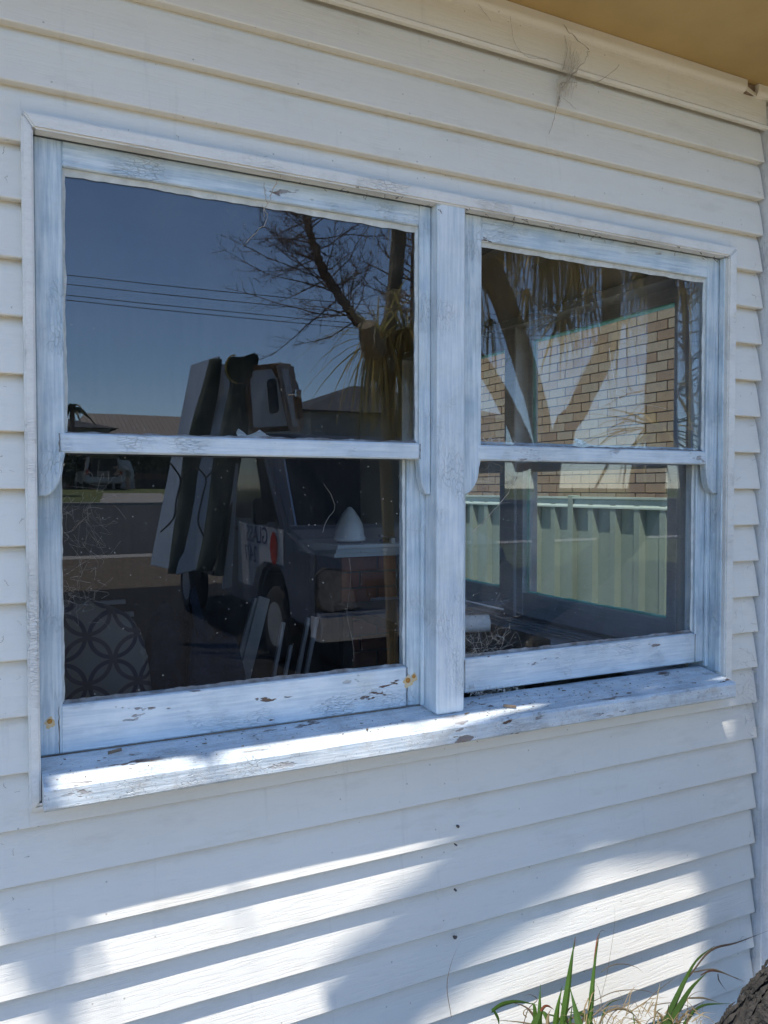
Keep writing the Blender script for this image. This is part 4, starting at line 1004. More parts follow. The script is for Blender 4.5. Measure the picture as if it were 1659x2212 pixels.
# lettering on the white door panel and on the bonnet edge
flat('sign_panel', [(UX0-0.003, NY-a, z) for a, z in ((0.72, 0.86), (0.72, 1.16), (2.0, 1.18), (2.0, 0.60), (1.55, 0.60), (1.42, 0.78), (1.20, 0.86))], (0.006, 0, 0), 'ute_white')
def text(s_, size, loc, rot, mat):
    cu = bpy.data.curves.new('lettering', 'FONT'); cu.body = s_; cu.size = size; cu.extrude = 0.001; cu.align_x = 'CENTER'
    t = bpy.data.objects.new('lettering', cu); COL.objects.link(t)
    bpy.context.view_layer.update()
    me = bpy.data.meshes.new_from_object(t.evaluated_get(bpy.context.evaluated_depsgraph_get()))
    bpy.data.objects.remove(t); me.materials.clear(); me.materials.append(MATS[mat])
    me.transform(Matrix.Translation(loc) @ rot.to_4x4())
    return link(bpy.data.objects.new('lettering', me), ute)
RL = Matrix(((0, 0, -1), (-1, 0, 0), (0, 1, 0)))        # reads from the left flank
text('GLASS', 0.22, (UX0-0.0055, NY-1.42, 1.01), RL, 'decal_blue')
text('24/7', 0.21, (UX0-0.0055, NY-1.60, 0.83), RL, 'decal_blue')
mb = MB(); mb.add([(UX0-0.006, NY-0.95+0.10*cos(k*pi/12), 0.99+0.14*sin(k*pi/12)) for k in range(24)], [tuple(range(24))]); mb.build('oval_logo', 'decal_red', ute, recalc=False)
RF = Matrix(((-1, 0, 0), (0, 0, 1), (0, 1, 0)))         # reads from the front
text('GLASS', 0.15, (3.22, NY+0.004, 0.81), RF, 'decal_blue').location.z += 0.02
# rack: posts, rail, ledge
rack = empty('glass_rack', (UX0, -6.9, 0.8), 'steel rack frame with curved tube standing on the ute tray', 'rack')
DR = 5.9
c0, c1, c2, c3, c4 = mir(562, 920, 5.6), mir(566, 850, 5.6), mir(578, 829, 5.6), mir(622, 822, 5.3), mir(640, 838, 5.2)
mb = MB(); mb.tube(curve_pts([c0, c1, c2, c3, c4, mir(646, 925, 5.2)], 6), 0.022, 10); mb.build('hoop', 'steel_tube', rack, smooth=True)
for (x, D) in ((430, 6.4), (540, 5.75)):
    a = mir(x, 1000, D); MB().box(2.34, 2.40, a.y-0.03, a.y+0.03, 0.81, 2.35).build('post', 'steel_tube', rack, bevel=0.004)
MB().box(2.18, 2.42, -8.6, -6.55, 0.60, 0.66).build('ledge', 'black', rack, bevel=0.006)
def sheet_quad(name, q, D, mat, th, label, cat, bev=0.004, group=None, parent=None):
    P = [mir(x, y, d) for (x, y), d in zip(q, D)]
    n = (P[1]-P[0]).cross(P[3]-P[0]).normalized()
    mb = MB(); mb.prism(P, n*th); o = mb.build(name, mat, parent, bevel=bev); 
    if label: tag(o, label, cat, group)
    return o
sheet_quad('glass_sheet', [(415, 790), (476, 770), (404, 1238), (330, 1222)], (6.6, 6.2, 6.1, 6.5), 'sheet_sky_grey', 0.02, 'tall blue grey glass sheet, leftmost on the reflected rack', 'glass sheet', group='glass sheets on the rack')
sheet_quad('glass_sheet', [(478, 786), (528, 800), (446, 1228), (384, 1244)], (6.0, 5.85, 5.75, 5.9), 'sheet_sky_grey', 0.02, 'tall blue grey glass sheet between the two dark foam mats', 'glass sheet', group='glass sheets on the rack')
sheet_quad('glass_sheet', [(505, 1000), (520, 1000), (505, 1270), (484, 1275)], (5.6, 5.6, 5.6, 5.6), 'sheet_sky_grey', 0.02, 'narrow glass sheet low on the rack beside the cab', 'glass sheet', group='glass sheets on the rack')
def mat_strip(pts, D, w, label, cap=None):
    C = curve_pts([mir(x, y, D) for x, y in pts], 6); n = len(C); vs = []; r = random.Random(len(pts))
    for i, c in enumerate(C):
        k = i/(n-1); ww = w(k)*0.5; dx = Vector((1, 0.25, 0)).normalized()
        bul = 0.03*sin(k*9)
        for s_, dy in ((-1, 0), (-0.5, 0.035+bul), (0.5, 0.04+bul), (1, 0), (0.5, -0.03), (-0.5, -0.03)): vs.append(c + dx*ww*s_ + Vector((0, dy, 0)))
    mb = MB(); m = 6
    mb.add(vs, [(i*m+j, i*m+(j+1) % m, (i+1)*m+(j+1) % m, (i+1)*m+j) for i in range(n-1) for j in range(m)] + [tuple(range(m)), tuple(range(n*m-1, n*m-1-m, -1))])
    o = mb.build('foam_mat', 'foam', smooth=True); tag(o, label, 'foam mat', 'dark foam mats on the rack'); return o
mat_strip([(466, 776), (454, 840), (437, 910), (423, 980), (412, 1060), (396, 1150), (380, 1240)], 5.95, lambda k: 0.12+0.08*sin(pi*k), 'dark green foam mat between the two tall glass sheets')
mat_strip([(522, 792), (512, 860), (500, 930), (489, 1000), (479, 1080), (463, 1170), (445, 1235)], 5.6, lambda k: 0.15+0.06*sin(pi*k), 'dark foam mat draped down the right tall glass sheet')
mat_strip([(540, 806), (530, 880), (517, 960), (504, 1050), (491, 1140), (478, 1245)], 5.62, lambda k: 0.15-0.06*k, 'straight dark foam mat hanging beside the cab, rightmost on the rack')
# folded top of the mat with a yellow rope edge
hat = empty('folded_blanket', mir(525, 790, 5.5), 'folded dark blanket with yellow stitched edge on top of the rack', 'blanket')
pts = [(488, 775), (500, 768), (520, 772), (556, 759), (560, 775), (556, 800), (538, 822), (512, 829), (495, 815), (487, 795)]
P = [mir(x, y, 5.45) for x, y in pts]
mb = MB(); mb.prism(P, (0.05, -0.22, 0)); mb.build('fold', 'foam', hat, bevel=0.02, segs=2)
mb = MB(); mb.tube(curve_pts([mir(x, y, 5.42) for x, y in ((509, 767), (500, 769), (492, 778), (488, 795), (494, 815), (512, 829))], 5), 0.008, 6); mb.build('stitched_edge', 'foam_edge', hat)
# bungee cords
for k, (pl, lab) in enumerate((([(372, 1000), (393, 1035), (384, 1080), (378, 1120), (350, 1150)], 'black cord stretched across the left tall glass sheet'), ([(420, 1000), (449, 1032), (442, 1070), (432, 1125), (445, 1160)], 'black cord stretched across the middle tall glass sheet'), ([(425, 1000), (393, 1035)], 'short black cord hooked to the top of the left cord'), ([(478, 1002), (449, 1032)], 'short black cord hooked to the top of the middle cord'))):
    mb = MB(); mb.tube(curve_pts([mir(x, y, 5.45) for x, y in pl], 4), 0.009, 5); o = mb.build('bungee_cord', 'black'); tag(o, lab, 'cord', 'black cords on the rack')
# brown timber sash frames standing on the rack
def sash_frame(q, D, mat, label, bars=True):
    P = [mir(x, y, d) for (x, y), d in zip(q, D)]
    e = empty('framed_glass', (P[3]+P[2])/2, label, 'framed glass', 'timber framed panes on the rack')
    w = 0.045
    for a, b_ in ((0, 1), (1, 2), (2, 3), (3, 0)):
        slat('stile' if a % 2 else 'rail', P[a], P[b_], w, 0.03, mat, e)
    n = (P[1]-P[0]).cross(P[3]-P[0]).normalized()
    mb = MB(); mb.prism(P, n*0.006); mb.build('glass_pane', 'sheet_sky_grey', e)
    return e
sash_frame([(535, 797), (600, 790), (628, 925), (545, 930)], (5.5, 5.3, 5.3, 5.5), 'timber_brown', 'brown timber sash standing behind the curved steel tube on the rack')
sash_frame([(603, 790), (628, 792), (650, 925), (630, 928)], (5.15, 5.1, 5.05, 5.1), 'timber_pale', 'pale narrow timber sash at the right end of the rack')
o = slat('timber_block', mir(596, 786, 5.2), mir(607, 812, 5.2), 0.09, 0.05, 'timber_brown'); tag(o, 'brown timber block, topmost on the reflected rack', 'timber')
o = slat('timber_block', mir(640, 845, 5.0), mir(647, 905, 5.0), 0.06, 0.05, 'timber_brown'); tag(o, 'brown timber block beside the shiny clamp on the rack', 'timber')
P = [mir(x, y, 5.15) for x, y in ((577, 820), (598, 817), (604, 890), (584, 896))]
mb = MB(); mb.prism(P, (0.01, -0.05, 0)); o = mb.build('blue_cloth', 'blue_rag', bevel=0.015, segs=2); tag(o, 'dark blue cloth hanging over the curved tube of the rack', 'cloth')
cl = empty('clamp', mir(640, 850, 4.95), 'shiny metal clamp on the right side of the rack', 'clamp')
a = mir(636, 852, 4.95); b_ = mir(650, 848, 4.95)
mb = MB(); mb.tube([mir(622, 853, 4.95), a], 0.010, 8); mb.build('screw', 'chrome', cl)
MB().box(a.x, b_.x, a.y-0.02, a.y+0.02, a.z-0.03, a.z+0.04).build('jaw', 'chrome', cl, bevel=0.008)

# ================================================================== ACROSS THE STREET
def hip_house(name, label, x0, x1, y0, y1, ze, zr, rm, wm, ridge=(0.3, 0.7), corr=False):
    h = empty(name, ((x0+x1)/2, (y0+y1)/2, terr(y1)), label, 'house')
    zb = terr(y1)-0.3
    MB().box(x0+0.5, x1-0.5, y0+0.5, y1-0.5, zb, ze).build('wall', wm, h)
    ym = (y0+y1)/2; ra, rb = x0+(x1-x0)*ridge[0], x0+(x1-x0)*ridge[1]
    mb = MB(); mb.add([(x0, y1, ze), (x1, y1, ze), (x1, y0, ze), (x0, y0, ze), (ra, ym, zr), (rb, ym, zr)], [(0, 1, 5, 4), (1, 2, 5), (2, 3, 4, 5), (3, 0, 4), (3, 2, 1, 0)])
    rf = mb.build('roof', rm, h)
    if corr:
        mb = MB(); n = int((rb-ra)/0.35)
        for i in range(n+1):
            x = ra+(rb-ra)*i/n; mb.tube([(x, y1-0.02, ze+0.02), (x, ym, zr+0.02)], 0.045, 4, cap=False)
        o = mb.build('corrugation', rm, None, recalc=False); o.parent = rf; o['kind'] = 'stuff'
    for i in range(3):
        xa = x0+(x1-x0)*(0.16+0.27*i); ww = MB().box(xa, xa+1.5, y1-0.52, y1-0.46, zb+1.2, zb+2.4).build('window', 'white_gloss', h)
        o = MB().box(xa+0.08, xa+1.42, y1-0.455, y1-0.45, zb+1.28, zb+2.32).build('pane', 'car_glass', None); o.parent = ww
        o.location = (0, 0, 0)
    return h
a = mir(190, 893, 52); b_ = mir(420, 893, 52)
a = mir(190, 893, 68)
hip_house('opposite_house', 'house across the street with a long brown corrugated roof', mir(150, 900, 62).x, mir(560, 900, 62).x, -74, -62, mir(250, 952, 62).z, a.z, 'corrugated', 'render_wall', (0.12, 0.9), True)
hip_house('opposite_house', 'house with a dark tiled hip roof at the left edge of the reflection', -9.0, mir(258, 926, 50).x, -60, -50, mir(250, 926, 50).z, mir(150, 884, 55).z, 'dark_tile', 'render_wall', (0.3, 0.62))
hip_house('opposite_house', 'grey house with a low dark gable roof reflected right of the rack', mir(652, 885, 24).x, mir(940, 830, 24).x+4, -34, -24, mir(655, 884, 24).z, mir(730, 832, 29).z, 'dark_tile', 'render_wall', (0.45, 0.55))
# fence and hedge behind the parked wagon
o = MB().box(mir(292, 1030, 44).x, mir(420, 1030, 44).x+6, -44.1, -44.0, 1.4, mir(330, 1022, 44).z).build('paling_fence', 'brown_fence'); tag(o, 'brown timber fence behind the parked wagon across the street', 'fence')
o = MB().box(mir(295, 1030, 43.6).x, mir(420, 1030, 43.6).x+6, -43.7, -43.6, 1.4, mir(330, 1040, 43.6).z+0.1).build('dark_fence', 'dark_fence'); tag(o, 'low dark fence along the lawn right of the parked wagon', 'fence')
def shrub(name, c, rx, rz, n, leaf, mat, label, cat, seed, tr=True):
    r = random.Random(seed); t = empty(name, (c[0], c[1], c[2]), label, cat)
    mb = MB(); mb.tube([(c[0], c[1], c[2]), (c[0]+0.1, c[1], c[2]+rz)], [rx*0.09, rx*0.04], 7); mb.build('trunk', 'twig', t)
    mb = MB(); lobes = [(r.uniform(-0.6, 0.6)*rx, r.uniform(-0.6, 0.6)*rx, rz*(0.75+r.uniform(0, 0.7)), r.uniform(0.35, 0.6)) for _ in range(9)]
    for i in range(n):
        l = r.choice(lobes); d = Vector((r.gauss(0, 1), r.gauss(0, 1), r.gauss(0, 1))).normalized()*(r.random()**0.4)
        q = Vector((c[0]+l[0]+d.x*rx*l[3], c[1]+l[1]+d.y*rx*l[3], c[2]+l[2]+d.z*rz*l[3]))
        a = Vector((r.gauss(0, 1), r.gauss(0, 1), r.gauss(0, 1))).normalized()*leaf; b_ = a.cross(Vector((r.gauss(0, 1), r.gauss(0, 1), r.gauss(0, 1)))).normalized()*leaf*0.5
        mb.add([q-a, q+b_, q+a, q-b_], [(0, 1, 2, 3)])
    o = mb.build('crown', mat, t, recalc=False); o['kind'] = 'stuff'
g0 = mir(150, 1050, 43); shrub('street_tree', (g0.x, -43, 1.45), 1.7, 1.7, 2600, 0.16, 'hedge', 'dark bush left of the parked wagon across the street', 'bush', 1)
g0 = mir(120, 1050, 34); shrub('street_tree', (g0.x-0.5, -34, 1.2), 1.3, 1.2, 1800, 0.14, 'hedge', 'dark bush near the kerb at the left edge of the left pane', 'bush', 2)
# feather palm far left
fpm = empty('feather_palm', (mir(152, 900, 48).x, -48, 1.5), 'small dark palm above the tiled roof at the left edge', 'tree')
pc = mir(152, 885, 48)
mb = MB(); mb.tube([(pc.x, -48, 1.5), (pc.x+0.1, -48, pc.z)], [0.2, 0.14], 8); mb.build('trunk', 'twig', fpm)
mb = MB(); r = random.Random(4)
for i in range(18):
    a = 2*pi*i/18+r.uniform(-.2, .2); e = r.uniform(0.2, 1.2); d = Vector((cos(a)*cos(e), sin(a)*cos(e), sin(e))); l = r.uniform(1.3, 1.8)
    mb.strap([Vector(pc)+d*l*t+Vector((0, 0, -0.9*l*t*t)) for t in (0, .25, .5, .75, 1)], 0.38, fold=0.8)
o = mb.build('fronds', 'hedge', fpm, recalc=False); o['kind'] = 'stuff'
for k_, (hx, lab) in enumerate(((200, 'dark bush directly behind the parked wagon across the street'), (300, 'dark bush right of the wagon behind the low fence'))):
    g0 = mir(hx, 1050, 47.5); shrub('street_tree', (g0.x, -47.5, 1.45), 2.3, 1.5, 2600, 0.18, 'hedge', lab, 'bush', 5+k_)
# wagon with its tailgate up
SY = -41.0; s0 = mir(226, 1058, 41); zc = terr(SY)
wag = empty('station_wagon', (s0.x, SY, zc), 'silver station wagon with open tailgate parked across the street', 'car')
hw = 0.90; xw = s0.x
def wprism(name, pts, y0, y1, mat, bev=0.04):
    mb = MB(); mb.prism([(xw+x, y0, zc+z) for x, z in pts], (0, y1-y0, 0)); return mb.build(name, mat, wag, bevel=bev, segs=2)
wprism('body', [(-hw, 0.30), (hw, 0.30), (hw, 0.95), (-hw, 0.95)], SY-4.4, SY, 'silver_paint', 0.08)
wprism('cabin', [(-hw+0.04, 0.951), (hw-0.04, 0.951), (hw-0.16, 1.55), (-hw+0.16, 1.55)], SY-3.0, SY-0.5, 'car_glass', 0.04)
wprism('roof', [(-hw+0.14, 1.551), (hw-0.14, 1.551), (hw-0.2, 1.62), (-hw+0.2, 1.62)], SY-2.9, SY-0.05, 'silver_paint', 0.02)
for sg in (-1, 1):
    wprism('rear_pillar', [(sg*(hw-0.02), 0.951), (sg*(hw-0.14), 0.951), (sg*(hw-0.26), 1.55), (sg*(hw-0.14), 1.55)], SY-0.49, SY-0.02, 'silver_paint', 0.01)
    wprism('tail_light', [(sg*(hw-0.02), 0.72), (sg*(hw-0.20), 0.72), (sg*(hw-0.17), 0.98), (sg*(hw-0.04), 0.98)], SY-0.01, SY+0.03, 'decal_red', 0.01)
    for y in (SY-0.8, SY-3.5):
        mb = MB(); mb.lathe((xw+sg*(hw-0.14), y, zc+0.32), [(0.2, -0.1), (0.32, -0.1), (0.32, 0.1), (0.2, 0.1)], 18, 'x'); mb.build('wheel', 'tyre', wag)
wprism('boot_opening', [(-hw+0.22, 0.62), (hw-0.22, 0.62), (hw-0.28, 1.50), (-hw+0.28, 1.50)], SY-0.30, SY+0.004, 'black', 0.0)
wprism('bumper', [(-hw+0.01, 0.34), (hw-0.01, 0.34), (hw-0.01, 0.60), (-hw+0.01, 0.60)], SY+0.001, SY+0.12, 'silver_paint', 0.04)
mb = MB(); mb.prism([(xw-hw+0.2, SY-0.05, zc+1.625), (xw-hw+0.2, SY+0.85, zc+1.92), (xw-hw+0.2, SY+0.88, zc+1.86), (xw-hw+0.2, SY-0.05, zc+1.56)], (2*hw-0.4, 0, 0)); mb.build('tailgate', 'silver_paint', wag, bevel=0.02)
mb = MB(); mb.box(xw-0.3, xw+0.3, SY-0.02, SY+0.02, zc+0.66, zc+0.90); mb.build('cargo', 'timber_pale', wag)
mb = MB(); mb.prism([(xw+hw+0.02, SY-1.2, zc+0.45), (xw+hw+0.75, SY-1.5, zc+0.45), (xw+hw+0.75, SY-1.5, zc+0.95), (xw+hw+0.55, SY-1.45, zc+1.5), (xw+hw+0.02, SY-1.2, zc+1.52)], (0.02, 0.05, 0)); mb.build('open_door', 'silver_paint', wag, bevel=0.01)
# person bending beside the wagon
def person():
    px = mir(277, 1058, 40.6).x; py = -40.6; pz = terr(py)-0.005
    e = empty('person', (px, py, pz), 'person in grey shirt and shorts bending into the parked wagon', 'person')
    def skin(name, V, E_, R, mat):
        me = bpy.data.meshes.new(name); me.from_pydata([(px+a, py+b_, pz+c) for a, b_, c in V], E_, [])
        o = bpy.data.objects.new(name, me); COL.objects.link(o); me.materials.append(MATS[mat])
        o.modifiers.new('s', 'SKIN'); 
        for i, rr_ in enumerate(R): me.skin_vertices[0].data[i].radius = rr_ if isinstance(rr_, tuple) else (rr_, rr_)
        me.skin_vertices[0].data[0].use_root = True
        s2 = o.modifiers.new('sub', 'SUBSURF'); s2.levels = 2; s2.render_levels = 2
        o.parent = e; o.location = -WLOC[e.name]; return o
    V = [(0, 0, 0.90), (-0.12, 0.0, 0.98), (-0.30, 0, 1.10), (-0.42, 0, 1.12), (-0.50, 0, 1.12), (-0.60, 0, 1.10),      # pelvis..neck, head
         (0.02, 0.10, 0.86), (-0.02, 0.11, 0.48), (0.04, 0.11, 0.08), (-0.10, 0.12, 0.04),
         (0.02, -0.10, 0.86), (-0.06, -0.11, 0.48), (-0.02, -0.11, 0.08), (-0.16, -0.12, 0.04),
         (-0.42, 0.18, 1.08), (-0.50, 0.20, 0.82), (-0.66, 0.18, 0.72), (-0.42, -0.18, 1.08), (-0.52, -0.20, 0.82), (-0.68, -0.18, 0.74)]
    E_ = [(0, 1), (1, 2), (2, 3), (3, 4), (4, 5), (0, 6), (6, 7), (7, 8), (8, 9), (0, 10), (10, 11), (11, 12), (12, 13), (3, 14), (14, 15), (15, 16), (3, 17), (17, 18), (18, 19)]
    R = [0.15, 0.14, 0.15, 0.13, 0.06, 0.10, 0.085, 0.06, 0.045, 0.04, 0.085, 0.06, 0.045, 0.04, 0.06, 0.045, 0.035, 0.06, 0.045, 0.035]
    skin('body', V, E_, R, 'skin')
    skin('shirt', V[:4] + [V[14], V[17]] + [(-0.46, 0.19, 0.96), (-0.47, -0.19, 0.96)], [(0, 1), (1, 2), (2, 3), (3, 4), (3, 5), (4, 6), (5, 7)], [0.155, 0.16, 0.17, 0.15, 0.075, 0.075, 0.065, 0.065], 'shirt')
    skin('shorts', [V[0], V[1], V[6], (0.0, 0.105, 0.62), V[10], (-0.02, -0.105, 0.62)], [(0, 1), (0, 2), (2, 3), (0, 4), (4, 5)], [0.17, 0.15, 0.105, 0.10, 0.105, 0.10], 'shorts')
person()

# ================================================================== CLOSE UP: plant, webs, litter
pl = empty('flax_clump', (1.45, -0.2, 0.0), 'clump of green strap leaves with dry blades at the foot of the wall', 'plant')
def Z4(zx, zy): return ((1200+zx*720/1659)/1.15732, (2300+zy*720/1659)/1.15732)    # readings from an enlargement
def blade(pts, Y, w, mat, lean=0.0):
    P = []
    for k, (zx, zy) in enumerate(pts):
        x, y = Z4(zx, zy); P.append(atY(x, y, Y[0]+(Y[1]-Y[0])*k/(len(pts)-1)))
    C = curve_pts(P, 5)
    mb = MB(); mb.strap(C, w, up=Vector((0.15, 1, 0.1)), fold=0.35); mb.build('leaf', mat, pl, recalc=False)
blade([(455, 720), (490, 500), (525, 250), (548, 100)], (-0.20, -0.10), 0.0224, 'blade')
blade([(541, 165), (546, 120), (552, 92)], (-0.11, -0.10), 0.004, 'blade_tip')
blade([(625, 720), (640, 480), (660, 260), (690, 70)], (-0.22, -0.09), 0.0208, 'blade')
blade([(655, 300), (664, 210), (676, 110), (692, 66)], (-0.118, -0.088), 0.008, 'blade_tip')
blade([(690, 70), (705, 60), (725, 66)], (-0.09, -0.088), 0.002, 'dry')
blade([(600, 720), (560, 560), (520, 395)], (-0.25, -0.2), 0.0208, 'blade')
blade([(420, 720), (445, 520), (474, 380)], (-0.18, -0.14), 0.0176, 'blade')
blade([(345, 720), (343, 520), (348, 370)], (-0.16, -0.12), 0.0144, 'blade')
blade([(290, 720), (330, 580), (365, 500)], (-0.2, -0.2), 0.0320, 'blade')
blade([(345, 540), (365, 505), (390, 495), (425, 515)], (-0.2, -0.2), 0.010, 'blade_tip')
blade([(960, 760), (1060, 600), (1170, 370), (1250, 230), (1350, 150)], (-0.25, -0.13), 0.0256, 'blade')
blade([(1110, 560), (1160, 400), (1230, 260), (1345, 155)], (-0.20, -0.135), 0.006, 'dry')
blade([(1200, 330), (1330, 175), (1480, 130), (1659, 62)], (-0.18, -0.08), 0.009, 'dry_dark')
blade([(1060, 640), (1150, 500), (1220, 390), (1310, 300)], (-0.28, -0.22), 0.0288, 'blade')
blade([(1270, 320), (1310, 298), (1350, 292), (1420, 312), (1520, 358)], (-0.22, -0.12), 0.007, 'blade_tip')
blade([(1230, 300), (1340, 285), (1440, 320), (1530, 355)], (-0.20, -0.12), 0.005, 'dry')
blade([(695, 302), (760, 262), (830, 254), (900, 272), (942, 304)], (-0.13, -0.12), 0.003, 'dry')
blade([(660, 640), (700, 440), (735, 290), (775, 20), (770, -120)], (-0.13, -0.05), 0.0016, 'dry')
blade([(650, 470), (780, 412), (940, 405), (1060, 452)], (-0.09, -0.09), 0.003, 'dry')  # added strip following the arched blade's cast shadow, drawn as a leaf
blade([(935, 495), (1010, 420), (1100, 350), (1160, 310)], (-0.16, -0.14), 0.003, 'dry')
blade([(990, 492), (1120, 478), (1280, 520)], (-0.2, -0.18), 0.003, 'dry')
blade([(1200, 450), (1290, 450), (1380, 478)], (-0.18, -0.16), 0.006, 'dry')
blade([(1130, 560), (1200, 450), (1250, 415), (1298, 410)], (-0.2, -0.18), 0.003, 'dry')
blade([(690, 590), (740, 525), (820, 512), (880, 540), (910, 580)], (-0.22, -0.22), 0.007, 'dry')
blade([(65, 525), (130, 485), (220, 470), (330, 490)], (-0.18, -0.16), 0.0128, 'blade')
blade([(1370, 310), (1378, 350), (1420, 410)], (-0.1, -0.07), 0.004, 'dry_dark')
blade([(-165, 560), (-190, 380), (-160, 230), (-110, 120)], (-0.10, -0.05), 0.0018, 'dry_dark')
blade([(250, 600), (280, 510), (330, 460), (290, 430), (250, 440)], (-0.12, -0.10), 0.003, 'dry_dark')
blade([(270, 560), (250, 540), (265, 515), (320, 520), (330, 560)], (-0.12, -0.11), 0.003, 'dry')
blade([(80, 520), (105, 570), (110, 620)], (-0.2, -0.2), 0.0064, 'blade')
r = random.Random(19)
for i in range(44):
    zx = r.choice((r.uniform(270, 700), r.uniform(880, 1180))); h = r.uniform(90, 260); ln_ = r.gauss(0, 90)+(60 if zx > 800 else 0)
    blade([(zx, 700), (zx+ln_*0.25, 700-h*0.5), (zx+ln_*0.6, 700-h*0.85), (zx+ln_*1.25, 700-h*(0.9+0.15*r.random()))], (-0.24+0.12*r.random(), -0.10-0.06*r.random()), r.uniform(0.006, 0.016), r.choice(('blade', 'blade', 'blade', 'dry', 'dry_dark')))
r = random.Random(9); mb = MB()
for i in range(110):
    zx = r.uniform(560, 1300); zy = r.uniform(520, 640); x, y = Z4(zx, zy); a = atY(x, y, -0.12-r.random()*0.2)
    d = Vector((r.gauss(0, 1), r.gauss(0, 0.5), r.gauss(0, 0.5))).normalized()*r.uniform(0.03, 0.09)
    mb.strap([a, a+d*0.5+Vector((0, 0, 0.012)), a+d], r.uniform(0.0015, 0.004), fold=0.2)
o = mb.build('dry_litter', 'dry', pl, recalc=False); o['kind'] = 'stuff'

def web(name, label, strands, mat, seed, haze=None):
    """strands: list of (points, radius)"""
    r = random.Random(seed); mb = MB()
    for pts, rad in strands:
        C = curve_pts(pts, 5)
        C = [p + Vector((r.gauss(0, 1), r.gauss(0, 0.5), r.gauss(0, 1)))*rad*1.2 for p in C]
        mb.tube(C, [rad*r.uniform(0.5, 1.2) for _ in C], 3)
    o = mb.build(name, mat, recalc=False); tag(o, label, 'cobweb'); 
    if len(strands) > 3: o['kind'] = 'stuff'
    return o
def E2(zx, zy): return (829.5+zx*0.5, zy*0.5)       # readings from the top right enlargement
def e2(zx, zy, Y): x, y = E2(zx, zy); return atY(x, y, Y)
st = [([e2(775, 105, -0.03), e2(810, 150, -0.035), e2(885, 215, -0.05)], 0.0013), ([e2(885, 215, -0.05), e2(870, 260, -0.04), e2(820, 320, -0.02), e2(765, 390, -0.008), e2(745, 460, -0.004)], 0.0016),
      ([e2(780, 150, -0.03), e2(790, 230, -0.03), e2(770, 300, -0.015)], 0.0009), ([e2(745, 460, -0.004), e2(735, 510, -0.004), e2(715, 580, -0.003)], 0.0007),
      ([e2(1020, 280, -0.01), e2(940, 345, -0.012), e2(860, 365, -0.012)], 0.0008), ([e2(545, 70, -0.02), e2(565, 180, -0.012), e2(610, 240, -0.01), e2(720, 262, -0.01)], 0.0008),
      ([e2(410, 20, -0.02), e2(460, 90, -0.012)], 0.0006), ([e2(760, 360, -0.01), e2(830, 355, -0.01), e2(830, 380, -0.008)], 0.0011), ([e2(775, 425, -0.004), e2(830, 470, -0.003)], 0.0006)]
r = random.Random(2)
for i in range(44):
    t = r.random(); a = e2(790+60*t+r.uniform(-8, 8), 150+70*t+r.uniform(0, 150)*(1-t*0.5), -0.03); b2 = e2(750+60*r.random(), 300+r.uniform(0, 130), -0.008)
    st.append(([a, a.lerp(b2, 0.5)+Vector((0, -0.004, 0)), b2], 0.00030))
for i in range(34):
    y = r.uniform(335, 455); w = (470-y)*0.28
    a = e2(748+r.uniform(-3, w), y, -0.006); b2 = e2(748+r.uniform(-3, w*0.8), min(460, y+r.uniform(10, 50)), -0.005)
    st.append(([a, b2], 0.0005))
web('cobweb', 'dusty cobweb hanging below the eave on the upper boards', st, 'web', 1)
def w_scatter(name, label, cx, cy, Y, sx, sy, n, rad, mat, seed, curl=1.0, keep=None):
    r = random.Random(seed); S = []
    for i in range(n):
        x, y = cx+r.gauss(0, sx), cy+r.gauss(0, sy)
        a = r.uniform(0, 6.28); l = r.uniform(0.3, 1.2)*min(sx, sy)*1.4
        p = [(x, y), (x+cos(a)*l*0.5+r.gauss(0, l*0.3)*curl, y+sin(a)*l*0.5+r.gauss(0, l*0.3)*curl), (x+cos(a)*l, y+sin(a)*l)]
        S.append(([atY(px, py, Y+r.uniform(-0.004, 0.004)) for px, py in p], rad*r.uniform(0.5, 1.3)))
    return web(name, label, S, mat, seed)
w_scatter('cobweb', 'pale tangled cobweb in the bottom left corner of the right lower pane', 1040, 1395, 0.064, 40, 34, 120, 0.00022, 'web_pale', 3)
w_scatter('cobweb', 'cobweb wisps in the dark slot under the raised right sash', 1060, 1492, 0.050, 42, 6, 90, 0.0005, 'web_pale', 4)
w_scatter('cobweb', 'dusty cobweb on the meeting rail of the right window beside the mullion', 1062, 958, 0.026, 24, 6, 80, 0.0005, 'web_pale', 5)
w_scatter('cobweb', 'cobweb under the meeting rail in the left corner of the right lower pane', 1060, 1030, 0.062, 34, 22, 80, 0.00035, 'web', 6)
w_scatter('cobweb', 'pale cobweb on the boards beside the corner post below the sill', 1612, 1480, -0.012, 12, 60, 46, 0.0007, 'web_pale', 7, 1.6)
w_scatter('cobweb', 'faint cobweb threads on the left side of the left lower pane', 190, 1150, 0.066, 36, 70, 60, 0.00016, 'web', 8, 1.6)
w_scatter('cobweb', 'faint cobweb threads low in the left lower pane above the armchair', 165, 1290, 0.066, 22, 26, 40, 0.00018, 'web', 9, 1.5)
S = [([atY(x, y, 0.066) for x, y in pl_], rd) for pl_, rd in (([(700, 1045), (718, 1075), (722, 1100), (705, 1125), (697, 1150)], 0.00045), ([(752, 1195), (758, 1240), (752, 1300), (750, 1330), (762, 1390), (765, 1420)], 0.00028),
     ([(1118, 1030), (1090, 1075), (1050, 1120), (1020, 1150)], 0.0012), ([(1555, 1265), (1560, 1280), (1570, 1298)], 0.0009)) if True]
web('cobweb', 'long pale cobweb thread dangling inside the right half of the left lower pane', S[:2], 'web', 10)
web('cobweb', 'dark slanting cobweb thread in the upper left of the right lower pane', [(S[2][0], 0.0011)], 'web', 11)
